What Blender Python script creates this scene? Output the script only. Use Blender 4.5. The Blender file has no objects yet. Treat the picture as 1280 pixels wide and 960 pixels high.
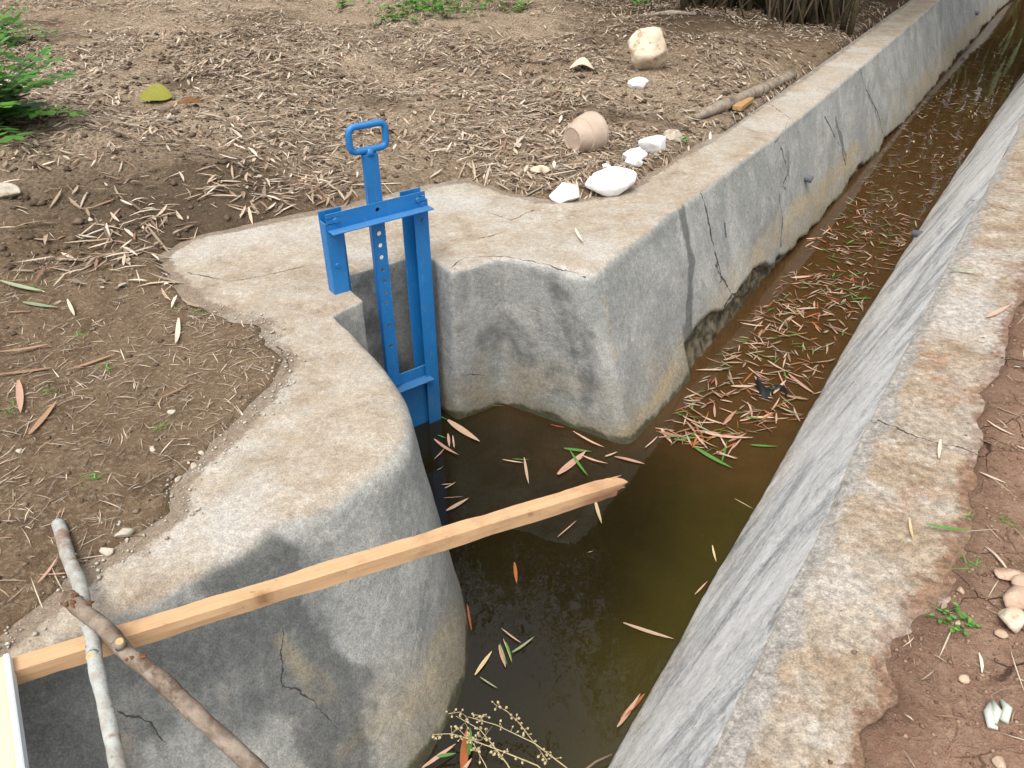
import bpy, bmesh, math, random
import numpy as np
from mathutils import Vector, Matrix
from mathutils.geometry import delaunay_2d_cdt

random.seed(7)
RNG = np.random.default_rng(11)
S = bpy.context.scene
COL = S.collection
R = math.radians

# ------------------------------------------------------------------ camera
CAM_H, PITCH, FPX = 1.5, R(34.0), 961.0
SP, CP = math.sin(PITCH), math.cos(PITCH)
cam_d = bpy.data.cameras.new('camera')
cam = bpy.data.objects.new('camera', cam_d)
COL.objects.link(cam)
cam.location = (0, 0, CAM_H)
cam.rotation_euler = (math.pi / 2 - PITCH, 0, 0)
cam_d.sensor_width = 36
cam_d.lens = FPX / 1280 * 36
cam_d.clip_start = 0.02
cam_d.clip_end = 200
S.camera = cam
cam['kind'] = 'helper'


def ray(u, v):
    xx, yy = (u - 640) / FPX, (480 - v) / FPX
    return xx, CP + yy * SP, -SP + yy * CP


def at(u, v, z=0.0):
    """where the sight line of the photo's pixel meets the level z"""
    dx, dy, dz = ray(u, v)
    t = (z - CAM_H) / dz
    return (dx * t, dy * t, z)


def px(p):
    x, y, z = p
    dep = y * CP - (z - CAM_H) * SP
    up = y * SP + (z - CAM_H) * CP
    return 640 + x / dep * FPX, 480 - up / dep * FPX


WZ = -0.86                                   # water level
DX, DY = 0.526, 0.8505                       # canal direction


def W(s, n, z=None):
    p = (s * DX + n * DY, s * DY - n * DX)
    return p if z is None else (p[0], p[1], z)


def SN(x, y):
    return x * DX + y * DY, x * DY - y * DX


# ------------------------------------------------------------------ noise
def _hash(ix, iy, seed):
    h = (ix.astype(np.int64) * 374761393 + iy.astype(np.int64) * 668265263 + seed * 974634777) & 0xFFFFFFFF
    h = ((h ^ (h >> 13)) * 1274126177) & 0xFFFFFFFF
    h = (h ^ (h >> 16)) & 0xFFFFFFFF
    return h / 4294967295.0


def vnoise(x, y, seed=0):
    x = np.asarray(x, float); y = np.asarray(y, float)
    ix, iy = np.floor(x), np.floor(y)
    fx, fy = x - ix, y - iy
    fx = fx * fx * fx * (fx * (fx * 6 - 15) + 10); fy = fy * fy * fy * (fy * (fy * 6 - 15) + 10)
    a, b = _hash(ix, iy, seed), _hash(ix + 1, iy, seed)
    c, d = _hash(ix, iy + 1, seed), _hash(ix + 1, iy + 1, seed)
    return (a + (b - a) * fx) * (1 - fy) + (c + (d - c) * fx) * fy


def fbm(x, y, scale=1.0, octv=4, seed=0, gain=0.5):
    x = np.asarray(x, float) / scale; y = np.asarray(y, float) / scale
    s = 0; a = 1; t = 0
    for o in range(octv):
        s = s + a * (vnoise(x * 2 ** o + 17.3 * o, y * 2 ** o - 9.1 * o, seed + o * 31) - 0.5) * 2
        t += a; a *= gain
    return s / t


def sstep(a, b, x):
    t = np.clip((np.asarray(x, float) - a) / (b - a), 0, 1)
    return t * t * (3 - 2 * t)


# ------------------------------------------------------------------ objects
def wloc(o):
    v = Vector((0, 0, 0))
    while o is not None:
        v = v + o.location; o = o.parent
    return v


def tag(o, label=None, cat=None, group=None, kind=None):
    if label: o['label'] = label
    if cat: o['category'] = cat
    if group: o['group'] = group
    if kind: o['kind'] = kind
    return o


def thing(name, label, cat, loc, group=None):
    o = bpy.data.objects.new(name, None)
    o.empty_display_size = 0.05
    COL.objects.link(o)
    o.location = loc
    return tag(o, label, cat, group)


def mk(name, verts, faces, mat, parent=None, smooth=False, origin=None, colors=None):
    """link one mesh object; verts are world coordinates"""
    v = np.asarray(verts, float).reshape(-1, 3)
    base = wloc(parent) if parent is not None else Vector((0, 0, 0))
    org = Vector(origin) if origin is not None else (base if parent is not None else Vector((0, 0, 0)))
    me = bpy.data.meshes.new(name)
    me.from_pydata((v - np.array(org)).tolist(), [], faces)
    me.update()
    if smooth:
        me.shade_smooth()
    if mat is not None:
        me.materials.append(mat)
    if colors is not None:
        a = me.color_attributes.new('Col', 'FLOAT_COLOR', 'POINT')
        c = np.ones((len(v), 4), np.float32); c[:, :3] = colors
        a.data.foreach_set('color', c.ravel())
    o = bpy.data.objects.new(name, me)
    COL.objects.link(o)
    if parent is not None:
        o.parent = parent
    o.location = org - base
    return o


def set_attr(o, name, arr):
    a = o.data.attributes.new(name, 'FLOAT', 'POINT')
    a.data.foreach_set('value', np.asarray(arr, np.float32))


def bm_mk(name, bm, mat, parent=None, smooth=False, origin=None):
    bm.verts.ensure_lookup_table()
    v = [tuple(x.co) for x in bm.verts]
    f = [[q.index for q in fa.verts] for fa in bm.faces]
    bm.free()
    return mk(name, v, f, mat, parent, smooth, origin)


def box_bm(bm, c, ax, ay, az, size, bevel=0.0):
    """oriented box: centre, three axes, full sizes"""
    tmp = bmesh.new()
    bmesh.ops.create_cube(tmp, size=1.0)
    if bevel > 0:
        for v in tmp.verts:
            v.co = Vector((v.co.x * size[0], v.co.y * size[1], v.co.z * size[2]))
        bmesh.ops.bevel(tmp, geom=list(tmp.edges), offset=bevel, segments=1, affect='EDGES')
    else:
        for v in tmp.verts:
            v.co = Vector((v.co.x * size[0], v.co.y * size[1], v.co.z * size[2]))
    ax, ay, az, c = Vector(ax), Vector(ay), Vector(az), Vector(c)
    m = {}
    for v in tmp.verts:
        m[v] = bm.verts.new(c + ax * v.co.x + ay * v.co.y + az * v.co.z)
    for f in tmp.faces:
        bm.faces.new([m[v] for v in f.verts])
    tmp.free()
    bm.verts.index_update()


def tube(path, radii, seg=8, closed=False, caps=True):
    P = [Vector(p) for p in path]
    n = len(P)
    if not hasattr(radii, '__len__'):
        radii = [radii] * n
    V, F = [], []
    up = None
    for i in range(n):
        if closed:
            t = (P[(i + 1) % n] - P[i - 1]).normalized()
        else:
            t = (P[min(i + 1, n - 1)] - P[max(i - 1, 0)]).normalized()
        if up is None:
            up = t.orthogonal().normalized()
        up = (up - t * up.dot(t)).normalized()
        sd = t.cross(up)
        for k in range(seg):
            a = 2 * math.pi * k / seg
            V.append(tuple(P[i] + (up * math.cos(a) + sd * math.sin(a)) * radii[i]))
    m = n if closed else n - 1
    for i in range(m):
        j = (i + 1) % n
        for k in range(seg):
            l = (k + 1) % seg
            F.append((i * seg + k, i * seg + l, j * seg + l, j * seg + k))
    if caps and not closed:
        F.append(tuple(range(seg - 1, -1, -1)))
        F.append(tuple((n - 1) * seg + k for k in range(seg)))
    return V, F


class MB:
    def __init__(self): self.v, self.f, self.c = [], [], []
    def add(self, VF, col=None):
        b = len(self.v); self.v += list(VF[0])
        self.f += [tuple(i + b for i in q) for q in VF[1]]
        if col is not None: self.c += [col] * len(VF[0])
    def build(self, name, mat, parent=None, smooth=True, origin=None):
        return mk(name, self.v, self.f, mat, parent, smooth, origin, self.c if self.c else None)


# ------------------------------------------------------------------ materials
class NT:
    def __init__(self, name):
        self.m = bpy.data.materials.new(name)
        self.m.use_nodes = True
        self.t = self.m.node_tree
        self.t.nodes.clear()
        self.out = self.t.nodes.new('ShaderNodeOutputMaterial')
        self.geo = None

    def n(self, typ, ins=None, **pr):
        nd = self.t.nodes.new('ShaderNode' + typ)
        for k, v in pr.items():
            setattr(nd, k, v)
        for k, v in (ins or {}).items():
            s = nd.inputs[k]
            if isinstance(v, bpy.types.NodeSocket):
                self.t.links.new(v, s)
            else:
                if isinstance(v, tuple) and len(v) == 3 and s.type == 'RGBA':
                    v = v + (1,)
                s.default_value = v
        return nd

    def pos(self):
        if self.geo is None: self.geo = self.n('NewGeometry')
        return self.geo.outputs['Position']

    def normz(self):
        self.pos()
        return self.n('SeparateXYZ', {0: self.geo.outputs['Normal']}).outputs['Z']

    def z(self):
        return self.n('SeparateXYZ', {0: self.pos()}).outputs['Z']

    def scalev(self, vec, s):
        return self.n('VectorMath', {0: vec, 1: s}, operation='MULTIPLY').outputs[0]

    def noise(self, scale, detail=4, rough=0.55, vec=None, dist=0.0):
        return self.n('TexNoise', {'Vector': vec or self.pos(), 'Scale': scale, 'Detail': detail, 'Roughness': rough, 'Distortion': dist}).outputs['Fac']

    def vor(self, scale, feature='F1', vec=None, out='Distance'):
        return self.n('TexVoronoi', {'Vector': vec or self.pos(), 'Scale': scale}, feature=feature).outputs[out]

    def math(self, op, a, b=0.0, c=None, clamp=False):
        ins = {0: a, 1: b}
        if c is not None: ins[2] = c
        nd = self.n('Math', ins, operation=op); nd.use_clamp = clamp
        return nd.outputs[0]

    def step(self, a, b, x):
        nd = self.n('MapRange', {'Value': x, 'From Min': a, 'From Max': b}, interpolation_type='SMOOTHSTEP')
        nd.clamp = True
        return nd.outputs[0]

    def ramp(self, fac, stops):
        nd = self.n('ValToRGB', {'Fac': fac})
        cr = nd.color_ramp
        while len(cr.elements) < len(stops): cr.elements.new(0.5)
        for e, (p, c) in zip(cr.elements, stops):
            e.position = p; e.color = tuple(c) + (1,)
        return nd.outputs['Color']

    def mix(self, fac, a, b, blend='MIX'):
        return self.n('MixRGB', {'Fac': fac, 'Color1': a, 'Color2': b}, blend_type=blend).outputs[0]

    def attr(self, name, out='Fac'):
        return self.n('Attribute', attribute_name=name).outputs[out]

    def bump(self, h, strength, dist, prev=None):
        ins = {'Height': h, 'Strength': strength, 'Distance': dist}
        if prev is not None: ins['Normal'] = prev
        return self.n('Bump', ins).outputs[0]

    def bsdf(self, col, rough=0.8, normal=None, spec=0.3, metal=0.0, **kw):
        ins = {'Base Color': col, 'Roughness': rough, 'Specular IOR Level': spec, 'Metallic': metal}
        if normal is not None: ins['Normal'] = normal
        b = self.n('BsdfPrincipled', ins)
        for k, v in kw.items():
            b.inputs[k].default_value = v
        self.t.links.new(b.outputs[0], self.out.inputs['Surface'])
        return b


def plain(name, col, rough=0.7, spec=0.3, var=0.15, scale=30, bump=0.2, dist=0.002, metal=0.0):
    m = NT(name)
    f = m.noise(scale, 5)
    c = m.mix(f, tuple(x * (1 - var) for x in col), tuple(min(1, x * (1 + var)) for x in col))
    nrm = m.bump(m.noise(scale * 4, 3), bump, dist)
    m.bsdf(c, rough, nrm, spec, metal)
    return m.m


def concrete_mat(name, right=False):
    m = NT(name)
    p = m.pos()
    z = m.z(); nz = m.normz()
    wob = m.noise(7, 5)
    big = m.noise(1.7, 5, 0.6)
    med = m.noise(6, 7, 0.68, dist=0.5)
    med2 = m.noise(13, 6, 0.7, vec=m.n('VectorMath', {0: p, 1: (7.7, 2.2, 4.0)}, operation='ADD').outputs[0])
    fine = m.noise(45, 5, 0.72)
    grain = m.noise(190, 3, 0.7)
    # --- horizontal top: tan dirt film over grey cement
    if right:
        top = m.ramp(med, [(0.30, (0.195, 0.138, 0.088)), (0.44, (0.280, 0.212, 0.142)), (0.55, (0.330, 0.264, 0.190)), (0.70, (0.375, 0.320, 0.250))])
        top = m.mix(m.math('MULTIPLY', m.step(0.50, 0.62, big), .8), top, m.mix(fine, (0.29, 0.262, 0.225), (0.40, 0.37, 0.32)))
        redc, reda = (0.29, 0.165, 0.10), .75
    else:
        top = m.ramp(med, [(0.28, (0.240, 0.188, 0.134)), (0.43, (0.350, 0.288, 0.213)), (0.56, (0.400, 0.343, 0.265)), (0.72, (0.435, 0.392, 0.325))])
        top = m.mix(m.math('MULTIPLY', m.step(0.50, 0.66, big), .8), top, (0.46, 0.44, 0.39))
        redc, reda = (0.31, 0.20, 0.12), .42
    red = m.step(0.53, 0.70, m.noise(3.3, 6, 0.72, vec=m.n('VectorMath', {0: p, 1: (3.1, 5.2, 0)}, operation='ADD').outputs[0]))
    top = m.mix(m.math('MULTIPLY', red, reda), top, redc)
    top = m.mix(m.math('MULTIPLY', m.step(.56, .70, med2), .5), top, (0.24, 0.18, 0.12))
    top = m.mix(m.math('MULTIPLY', m.step(.46, .34, med2), .45), top, (0.54, 0.50, 0.43))
    top = m.mix(m.math('MULTIPLY', m.math('MULTIPLY', m.attr('pale'), .75), m.step(0.30, 0.62, med2)), top, (0.49, 0.465, 0.415))
    pits = m.step(0.62, 0.72, m.noise(55, 4, 0.75))
    top = m.mix(m.math('MULTIPLY', pits, 0.55), top, (0.16, 0.115, 0.075))
    dirt = m.step(.38, .55, m.math('ADD', m.math('MULTIPLY', m.attr('dirt'), .75), m.math('MULTIPLY', m.math('SUBTRACT', m.noise(20, 6, .7), .5), .9)))
    dc = m.mix(fine, (0.14, 0.075, 0.045), (0.25, 0.15, 0.095)) if right else m.mix(fine, (0.15, 0.11, 0.075), (0.27, 0.21, 0.15))
    top = m.mix(m.math('MULTIPLY', dirt, .85), top, dc)
    # --- face: grey cement plaster, cloudy and a little run
    if right:
        u, t_ = m.attr('su'), m.attr('tv')
        vec = m.n('CombineXYZ', {0: m.math('MULTIPLY', u, 2.0), 1: m.math('MULTIPLY', m.math('SUBTRACT', t_, m.math('MULTIPLY', u, .62)), 2.9), 2: 0.0}).outputs[0]
        sk = m.noise(1.0, 7, 0.68, vec=vec, dist=0.7)
        sk2 = m.noise(2.3, 7, 0.7, vec=vec, dist=1.0)
        face = m.ramp(sk, [(0.34, (0.30, 0.303, 0.305)), (0.43, (0.49, 0.49, 0.478)), (0.50, (0.69, 0.68, 0.648)), (0.64, (0.76, 0.745, 0.71))])
        face = m.mix(m.math('MULTIPLY', m.step(0.56, 0.68, sk2), .45), face, (0.34, 0.343, 0.345))
        face = m.mix(m.math('MULTIPLY', m.step(.55, .0, t_), m.math('MULTIPLY', m.step(.46, .64, m.noise(5, 6, .7)), .65)), face, (0.40, 0.315, 0.21))
    else:
        st = m.noise(1.0, 7, 0.66, vec=m.scalev(p, (2.1, 2.1, 2.2)), dist=1.2)
        face = m.ramp(st, [(0.28, (0.185, 0.190, 0.180)), (0.43, (0.275, 0.280, 0.262)), (0.55, (0.345, 0.345, 0.320)), (0.74, (0.42, 0.41, 0.375))])
        face = m.mix(m.math('MULTIPLY', m.step(0.45, 0.64, big), 0.50), face, (0.205, 0.210, 0.20))
        run = m.noise(1.0, 6, .65, vec=m.scalev(p, (16, 16, 1.1)))
        face = m.mix(m.math('MULTIPLY', m.step(.54, .70, run), .22), face, (0.20, 0.20, 0.185))
        face = m.mix(m.math('MULTIPLY', m.step(.46, .32, run), .15), face, (0.46, 0.455, 0.42))
        face = m.mix(m.math('MULTIPLY', m.step(0.52, 0.72, m.noise(3.1, 6, 0.65)), 0.6), face, (0.40, 0.385, 0.335))
    face = m.mix(m.math('MULTIPLY', m.step(.57, .70, med2), .35), face, (0.22, 0.22, 0.205))
    face = m.mix(m.math('MULTIPLY', m.step(.42, .30, med2), .40), face, (0.48, 0.475, 0.44))
    fn = m.noise(2.4, 9, 0.62, dist=0.7)
    film = m.step(.505, .535, fn)
    film2 = m.step(.60, .625, m.noise(3.4, 9, 0.64, vec=m.n('VectorMath', {0: p, 1: (2.2, 9.1, 1.3)}, operation='ADD').outputs[0], dist=0.5))
    face = m.mix(m.math('MULTIPLY', film, .14 if right else .30), face, (0.21, 0.213, 0.205) if not right else (0.33, 0.333, 0.33))
    face = m.mix(m.math('MULTIPLY', film2, .34), face, (0.45, 0.445, 0.415))
    top = m.mix(m.math('MULTIPLY', m.step(.535, .56, fn), .30), top, (0.40, 0.375, 0.325))
    top = m.mix(1.0, top, (0.90, 0.90, 0.91), 'MULTIPLY')
    hz = m.math('ADD', z, m.math('MULTIPLY', m.math('SUBTRACT', wob, 0.5), 0.16))
    hz2 = m.math('ADD', z, m.math('MULTIPLY', m.math('SUBTRACT', big, 0.5), 0.55))
    if not right:
        tide = m.math('MULTIPLY', m.step(-0.48, -0.68, hz2), m.step(0.38, 0.58, m.noise(2.3, 3)))
        face = m.mix(m.math('MULTIPLY', tide, 0.45), face, m.mix(fine, (0.27, 0.21, 0.12), (0.38, 0.31, 0.19)))
        low = m.step(-0.70, -0.83, hz)
        face = m.mix(m.math('MULTIPLY', low, 0.45), face, (0.22, 0.19, 0.115))
    wet = m.step(-0.815, -0.845, hz) if not right else m.step(-0.835, -0.85, z)
    wetc = (0.085, 0.080, 0.05)
    face = m.mix(m.math('MULTIPLY', m.step(.30, .80, m.math('ADD', m.attr('stain'), m.math('MULTIPLY', m.math('SUBTRACT', m.noise(9, 8, .68), .5), 1.0))), m.math('ADD', .52, m.math('MULTIPLY', med2, .50))), face, (0.085, 0.088, 0.085))
    face = m.mix(m.math('MULTIPLY', m.attr('ochre'), m.step(.3, .6, wob)), face, m.mix(fine, (0.34, 0.26, 0.14), (0.45, 0.365, 0.22)))
    edge = m.math('ADD', nz, m.math('MULTIPLY', m.math('SUBTRACT', wob, 0.5), .75))
    tt = m.step(0.56, 0.97, edge)
    col = m.mix(tt, face, top)
    col = m.mix(m.attr('mortar'), col, m.mix(m.noise(85, 3, .8), (0.13, 0.115, 0.10), (0.42, 0.40, 0.36)))
    col = m.mix(m.math('MULTIPLY', wet, m.math('SUBTRACT', 1.0, tt)), col, wetc)
    foot = m.attr('foot')
    col = m.mix(foot, col, m.mix(m.step(0.4, 0.6, m.noise(16, 5)), (0.055, 0.048, 0.032), (0.17, 0.145, 0.095)))
    # speckle
    col = m.mix(0.42, col, m.mix(m.step(.3, .7, grain), (0.2, 0.2, 0.2), (0.8, 0.8, 0.8)), 'OVERLAY')
    col = m.mix(0.60 if right else 0.30, col, m.mix(m.step(.28, .72, fine), (0.2, 0.2, 0.2), (0.8, 0.8, 0.8)), 'OVERLAY')
    col = m.mix(m.math('MULTIPLY', m.step(0.66, 0.74, fine), 0.40 if right else .22), col, (0.10, 0.09, 0.075))
    # cracks: signed distance stored on the mesh, wandering a little
    cd = m.math('ADD', m.attr('crack'), m.math('MULTIPLY', m.math('SUBTRACT', m.noise(28, 4), 0.5), 0.035))
    wdt = m.math('MULTIPLY', m.math('MULTIPLY', m.step(.33, .72, m.noise(9, 3)), 0.0048), m.attr('crackw'))
    ck = m.step(1.0, .4, m.math('DIVIDE', m.math('ABSOLUTE', cd), m.math('ADD', wdt, .0005)))
    ck = m.math('MULTIPLY', ck, m.math('GREATER_THAN', m.attr('crackmask'), 0.985))
    col = m.mix(m.math('MULTIPLY', ck, 0.85), col, (0.045, 0.038, 0.028))
    h = m.math('ADD', m.math('MULTIPLY', med, 0.6), m.math('MULTIPLY', fine, 0.35))
    b1 = m.bump(h, 0.6, 0.014)
    b2 = m.bump(grain, 0.40, 0.003, b1)
    b3 = m.bump(m.math('ADD', pits, m.math('MULTIPLY', m.math('SUBTRACT', film2, film), .7)), 0.35, -0.004, b2)
    b4 = m.bump(ck, 0.8, -0.01, b3)
    rg = m.n('MapRange', {'Value': wet, 'To Min': 0.88, 'To Max': 0.35}).outputs[0]
    m.bsdf(col, rg, b4, 0.25)
    return m.m


def soil_mat(name, red=False):
    m = NT(name)
    big = m.noise(1.1, 5, 0.6); med = m.noise(9, 6, 0.65); fine = m.noise(55, 5, 0.7); grain = m.noise(240, 2)
    if red:
        c = m.ramp(med, [(0.25, (0.150, 0.088, 0.058)), (0.5, (0.255, 0.158, 0.108)), (0.75, (0.35, 0.245, 0.175))])
        c = m.mix(m.step(0.45, 0.65, big), c, (0.27, 0.155, 0.102))
        c = m.mix(m.math('MULTIPLY', m.step(0.5, 0.62, fine), 0.45), c, (0.38, 0.26, 0.175))
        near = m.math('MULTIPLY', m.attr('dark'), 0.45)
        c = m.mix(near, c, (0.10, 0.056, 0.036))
        vv = m.n('VectorMath', {0: m.pos(), 1: m.n('VectorMath', {0: m.n('TexNoise', {'Vector': m.pos(), 'Scale': 8.0, 'Detail': 3.0}).outputs['Color'], 1: (0.09, 0.09, 0)}, operation='MULTIPLY').outputs[0]}, operation='ADD').outputs[0]
        vz = m.n('VectorMath', {0: vv, 1: (1, 1, 0)}, operation='MULTIPLY').outputs[0]
        e = m.vor(6.5, 'DISTANCE_TO_EDGE', vz)
        ck = m.math('MULTIPLY', m.step(.014, .004, e), m.step(0.45, 0.58, m.noise(3.0, 2)))
        c = m.mix(m.math('MULTIPLY', ck, 0.8), c, (0.03, 0.014, 0.008))
    else:
        c = m.ramp(med, [(0.25, (0.078, 0.051, 0.030)), (0.5, (0.148, 0.100, 0.060)), (0.75, (0.222, 0.157, 0.099))])
        c = m.mix(m.step(0.45, 0.68, big), c, (0.190, 0.134, 0.083))
        c = m.mix(m.math('MULTIPLY', m.step(0.50, 0.62, fine), 0.5), c, (0.32, 0.25, 0.175))
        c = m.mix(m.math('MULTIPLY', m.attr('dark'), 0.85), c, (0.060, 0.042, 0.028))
        c = m.mix(m.math('MULTIPLY', m.attr('straw'), m.step(0.35, 0.6, fine)), c, (0.50, 0.41, 0.30))
        ck = None
    c = m.mix(0.4, c, m.mix(grain, (0.2, 0.2, 0.2), (0.8, 0.8, 0.8)), 'OVERLAY')
    b1 = m.bump(m.noise(22, 6, 0.7), 0.9, 0.03)
    b2 = m.bump(fine, 0.8, 0.012, b1)
    b3 = m.bump(grain, 0.5, 0.004, b2)
    if ck is not None: b3 = m.bump(ck, 0.7, -0.01, b3)
    m.bsdf(c, 0.95, b3, 0.12)
    return m.m


def vcol_mat(name, rough=0.65, trans=0.0, spec=0.3, vein=0.25):
    m = NT(name)
    c = m.attr('Col', 'Color')
    f = m.noise(60, 4)
    c = m.mix(vein, c, m.mix(f, (0.15, 0.15, 0.15), (0.85, 0.85, 0.85)), 'OVERLAY')
    b = m.bsdf(c, rough, m.bump(m.noise(150, 3), 0.3, 0.002), spec)
    if trans > 0:
        tr = m.n('BsdfTranslucent', {'Color': c})
        mx = m.n('MixShader', {0: trans, 1: b.outputs[0], 2: tr.outputs[0]})
        m.t.links.new(mx.outputs[0], m.out.inputs['Surface'])
    return m.m


def leaf_mat(name, a, b, rough=0.6, trans=0.0):
    m = NT(name)
    f = m.noise(45, 4)
    oi = m.n('ObjectInfo').outputs['Random']
    c = m.mix(f, a, b)
    c = m.mix(m.math('MULTIPLY', oi, 0.5), c, tuple(x * 0.55 for x in a))
    bs = m.bsdf(c, rough, m.bump(m.noise(220, 3), 0.3, 0.002), 0.35)
    return m.m


def paint_mat():
    m = NT('blue_paint')
    f = m.noise(9, 4); g = m.noise(70, 5, 0.7)
    c = m.mix(f, (0.005, 0.128, 0.375), (0.014, 0.185, 0.48))
    c = m.mix(m.math('MULTIPLY', m.step(0.66, 0.72, g), 0.35), c, (0.02, 0.11, 0.24))
    dirt = m.math('MULTIPLY', m.step(0.55, 0.72, m.noise(24, 6, 0.7)), 0.30)
    nz = m.step(0.4, 0.9, m.normz())
    c = m.mix(m.math('ADD', m.math('MULTIPLY', dirt, 1.0), m.math('MULTIPLY', nz, m.math('MULTIPLY', g, 0.55))), c, (0.16, 0.23, 0.28))
    chips = m.math('MULTIPLY', m.step(.66, .70, m.noise(38, 6, .75)), m.step(.45, .6, m.noise(5, 3)))
    c = m.mix(m.math('MULTIPLY', chips, .85), c, m.mix(g, (0.10, 0.045, 0.02), (0.22, 0.12, 0.06)))
    scr = m.math('MULTIPLY', m.step(.62, .68, m.noise(1.0, 4, .6, vec=m.scalev(m.pos(), (90, 90, 7)))), .35)
    c = m.mix(scr, c, (0.10, 0.30, 0.55))
    low = m.step(-0.35, -0.80, m.z())
    c = m.mix(m.math('MULTIPLY', low, m.math('MULTIPLY', m.noise(14, 5), 0.6)), c, (0.03, 0.06, 0.08))
    m.bsdf(c, m.n('MapRange', {'Value': g, 'To Min': 0.32, 'To Max': 0.6}).outputs[0], m.bump(m.noise(120, 3), 0.18, 0.002), 0.5)
    return m.m


def wood_mat(name, axis, a, b, end=None):
    """sawn timber, grain drawn out along axis"""
    m = NT(name)
    ang = math.atan2(axis[1], axis[0])
    rot = m.n('VectorRotate', {'Vector': m.pos(), 'Axis': (0, 0, 1), 'Angle': -ang}, rotation_type='AXIS_ANGLE').outputs[0]
    g = m.noise(1.0, 5, 0.6, vec=m.scalev(rot, (2.2, 60, 60)), dist=0.6)
    g2 = m.noise(1.0, 4, 0.6, vec=m.scalev(rot, (8, 240, 240)))
    c = m.mix(g, a, b)
    c = m.mix(m.math('MULTIPLY', m.step(0.5, 0.7, g2), 0.35), c, tuple(x * 0.6 for x in a))
    c = m.mix(m.math('MULTIPLY', m.step(0.50, 0.72, m.noise(7, 6, .7)), 0.45), c, tuple(x * 0.5 for x in a))
    c = m.mix(m.math('MULTIPLY', m.step(0.62, 0.70, m.noise(30, 5, .7)), 0.5), c, (0.17, 0.11, 0.065))
    kn = m.attr('knot')
    c = m.mix(kn, c, (0.20, 0.095, 0.035))
    c = m.mix(m.attr('worn'), c, m.mix(g2, (0.14, 0.06, 0.03), (0.33, 0.18, 0.10)))
    m.bsdf(c, 0.72, m.bump(g2, 0.35, 0.002), 0.25)
    return m.m


def bark_mat(name, a, b, c3):
    m = NT(name)
    f = m.noise(16, 6, 0.7); g = m.noise(60, 5, 0.7)
    c = m.mix(m.step(0.35, 0.65, f), a, b)
    c = m.mix(m.math('MULTIPLY', m.step(0.52, 0.62, m.noise(9, 5, 0.7)), 0.75), c, c3)
    c = m.mix(m.math('MULTIPLY', m.step(0.58, 0.68, g), 0.6), c, tuple(x * 0.35 for x in a))
    m.bsdf(c, 0.85, m.bump(g, 0.7, 0.006, m.bump(f, 0.5, 0.01)), 0.2)
    return m.m


def rock_mat(name, a, b, c3):
    m = NT(name)
    f = m.noise(11, 6, 0.65); g = m.noise(70, 4, 0.7)
    c = m.mix(m.step(0.3, 0.7, f), a, b)
    c = m.mix(m.math('MULTIPLY', m.step(0.55, 0.66, m.noise(17, 5)), 0.7), c, c3)
    c = m.mix(m.math('MULTIPLY', m.step(0.6, 0.7, g), 0.4), c, tuple(x * 0.5 for x in c3))
    m.bsdf(c, 0.9, m.bump(g, 0.5, 0.006, m.bump(f, 0.6, 0.02)), 0.2)
    return m.m


M = {}
M['concrete'] = concrete_mat('weathered_concrete')
M['concrete_right'] = concrete_mat('streaked_plaster', True)
M['soil'] = soil_mat('brown_soil')
M['red'] = soil_mat('red_soil', True)
M['litter'] = vcol_mat('dry_litter', 0.75, 0.0, 0.2)
M['green'] = vcol_mat('green_leaves', 0.5, 0.25, 0.4)
M['paint'] = paint_mat()
M['dark'] = plain('dark_inside', (0.01, 0.01, 0.012), 0.8)  # near-black, stands for the shade inside the pipes and lift bar
M['pvc'] = plain('grey_pvc', (0.13, 0.145, 0.165), 0.5)
M['clay'] = plain('pale_clay', (0.44, 0.345, 0.27), 0.9, 0.15, 0.22, 14, 0.4, 0.006)
M['lime'] = rock_mat('white_lime_rubble', (0.74, 0.74, 0.73), (0.80, 0.80, 0.80), (0.60, 0.57, 0.52))
M['boulder'] = rock_mat('cream_stone', (0.50, 0.40, 0.28), (0.62, 0.55, 0.44), (0.30, 0.19, 0.10))
M['pale_rock'] = rock_mat('pale_stone', (0.42, 0.37, 0.29), (0.55, 0.50, 0.41), (0.26, 0.19, 0.12))
M['grey_rock'] = rock_mat('grey_stone', (0.28, 0.27, 0.24), (0.42, 0.41, 0.38), (0.16, 0.13, 0.10))
M['pink_rock'] = rock_mat('pinkish_stone', (0.40, 0.27, 0.19), (0.52, 0.40, 0.30), (0.27, 0.15, 0.09))
M['lichen_bark'] = bark_mat('lichened_bark', (0.30, 0.27, 0.23), (0.42, 0.44, 0.41), (0.22, 0.13, 0.085))
M['brown_bark'] = bark_mat('brown_bark', (0.155, 0.115, 0.085), (0.30, 0.245, 0.195), (0.09, 0.055, 0.035))
M['log_bark'] = bark_mat('grey_log_bark', (0.20, 0.16, 0.12), (0.32, 0.27, 0.21), (0.10, 0.07, 0.05))
M['cut_wood'] = plain('cut_wood', (0.50, 0.33, 0.15), 0.7, 0.2, 0.25, 60)
M['torn_bark'] = plain('torn_bark', (0.16, 0.07, 0.03), 0.8, 0.2, 0.4, 60, 0.6)
M['wood_piece'] = plain('dull_timber', (0.38, 0.23, 0.10), 0.8, 0.2, 0.2, 25)
M['culm'] = bark_mat('bamboo_culm', (0.055, 0.055, 0.03), (0.12, 0.10, 0.06), (0.025, 0.022, 0.016))  # stem colour lowered to carry the shade inside the clumps
M['twig'] = plain('dry_twig', (0.20, 0.15, 0.10), 0.8)
M['stalk'] = plain('dry_stalk', (0.46, 0.38, 0.22), 0.8, 0.2, 0.2)
M['stem'] = plain('green_stem', (0.08, 0.12, 0.035), 0.7)
M['buff'] = leaf_mat('buff_leaf', (0.46, 0.30, 0.20), (0.58, 0.42, 0.30))
M['pink'] = leaf_mat('pinkish_leaf', (0.44, 0.25, 0.17), (0.55, 0.36, 0.27))
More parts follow.
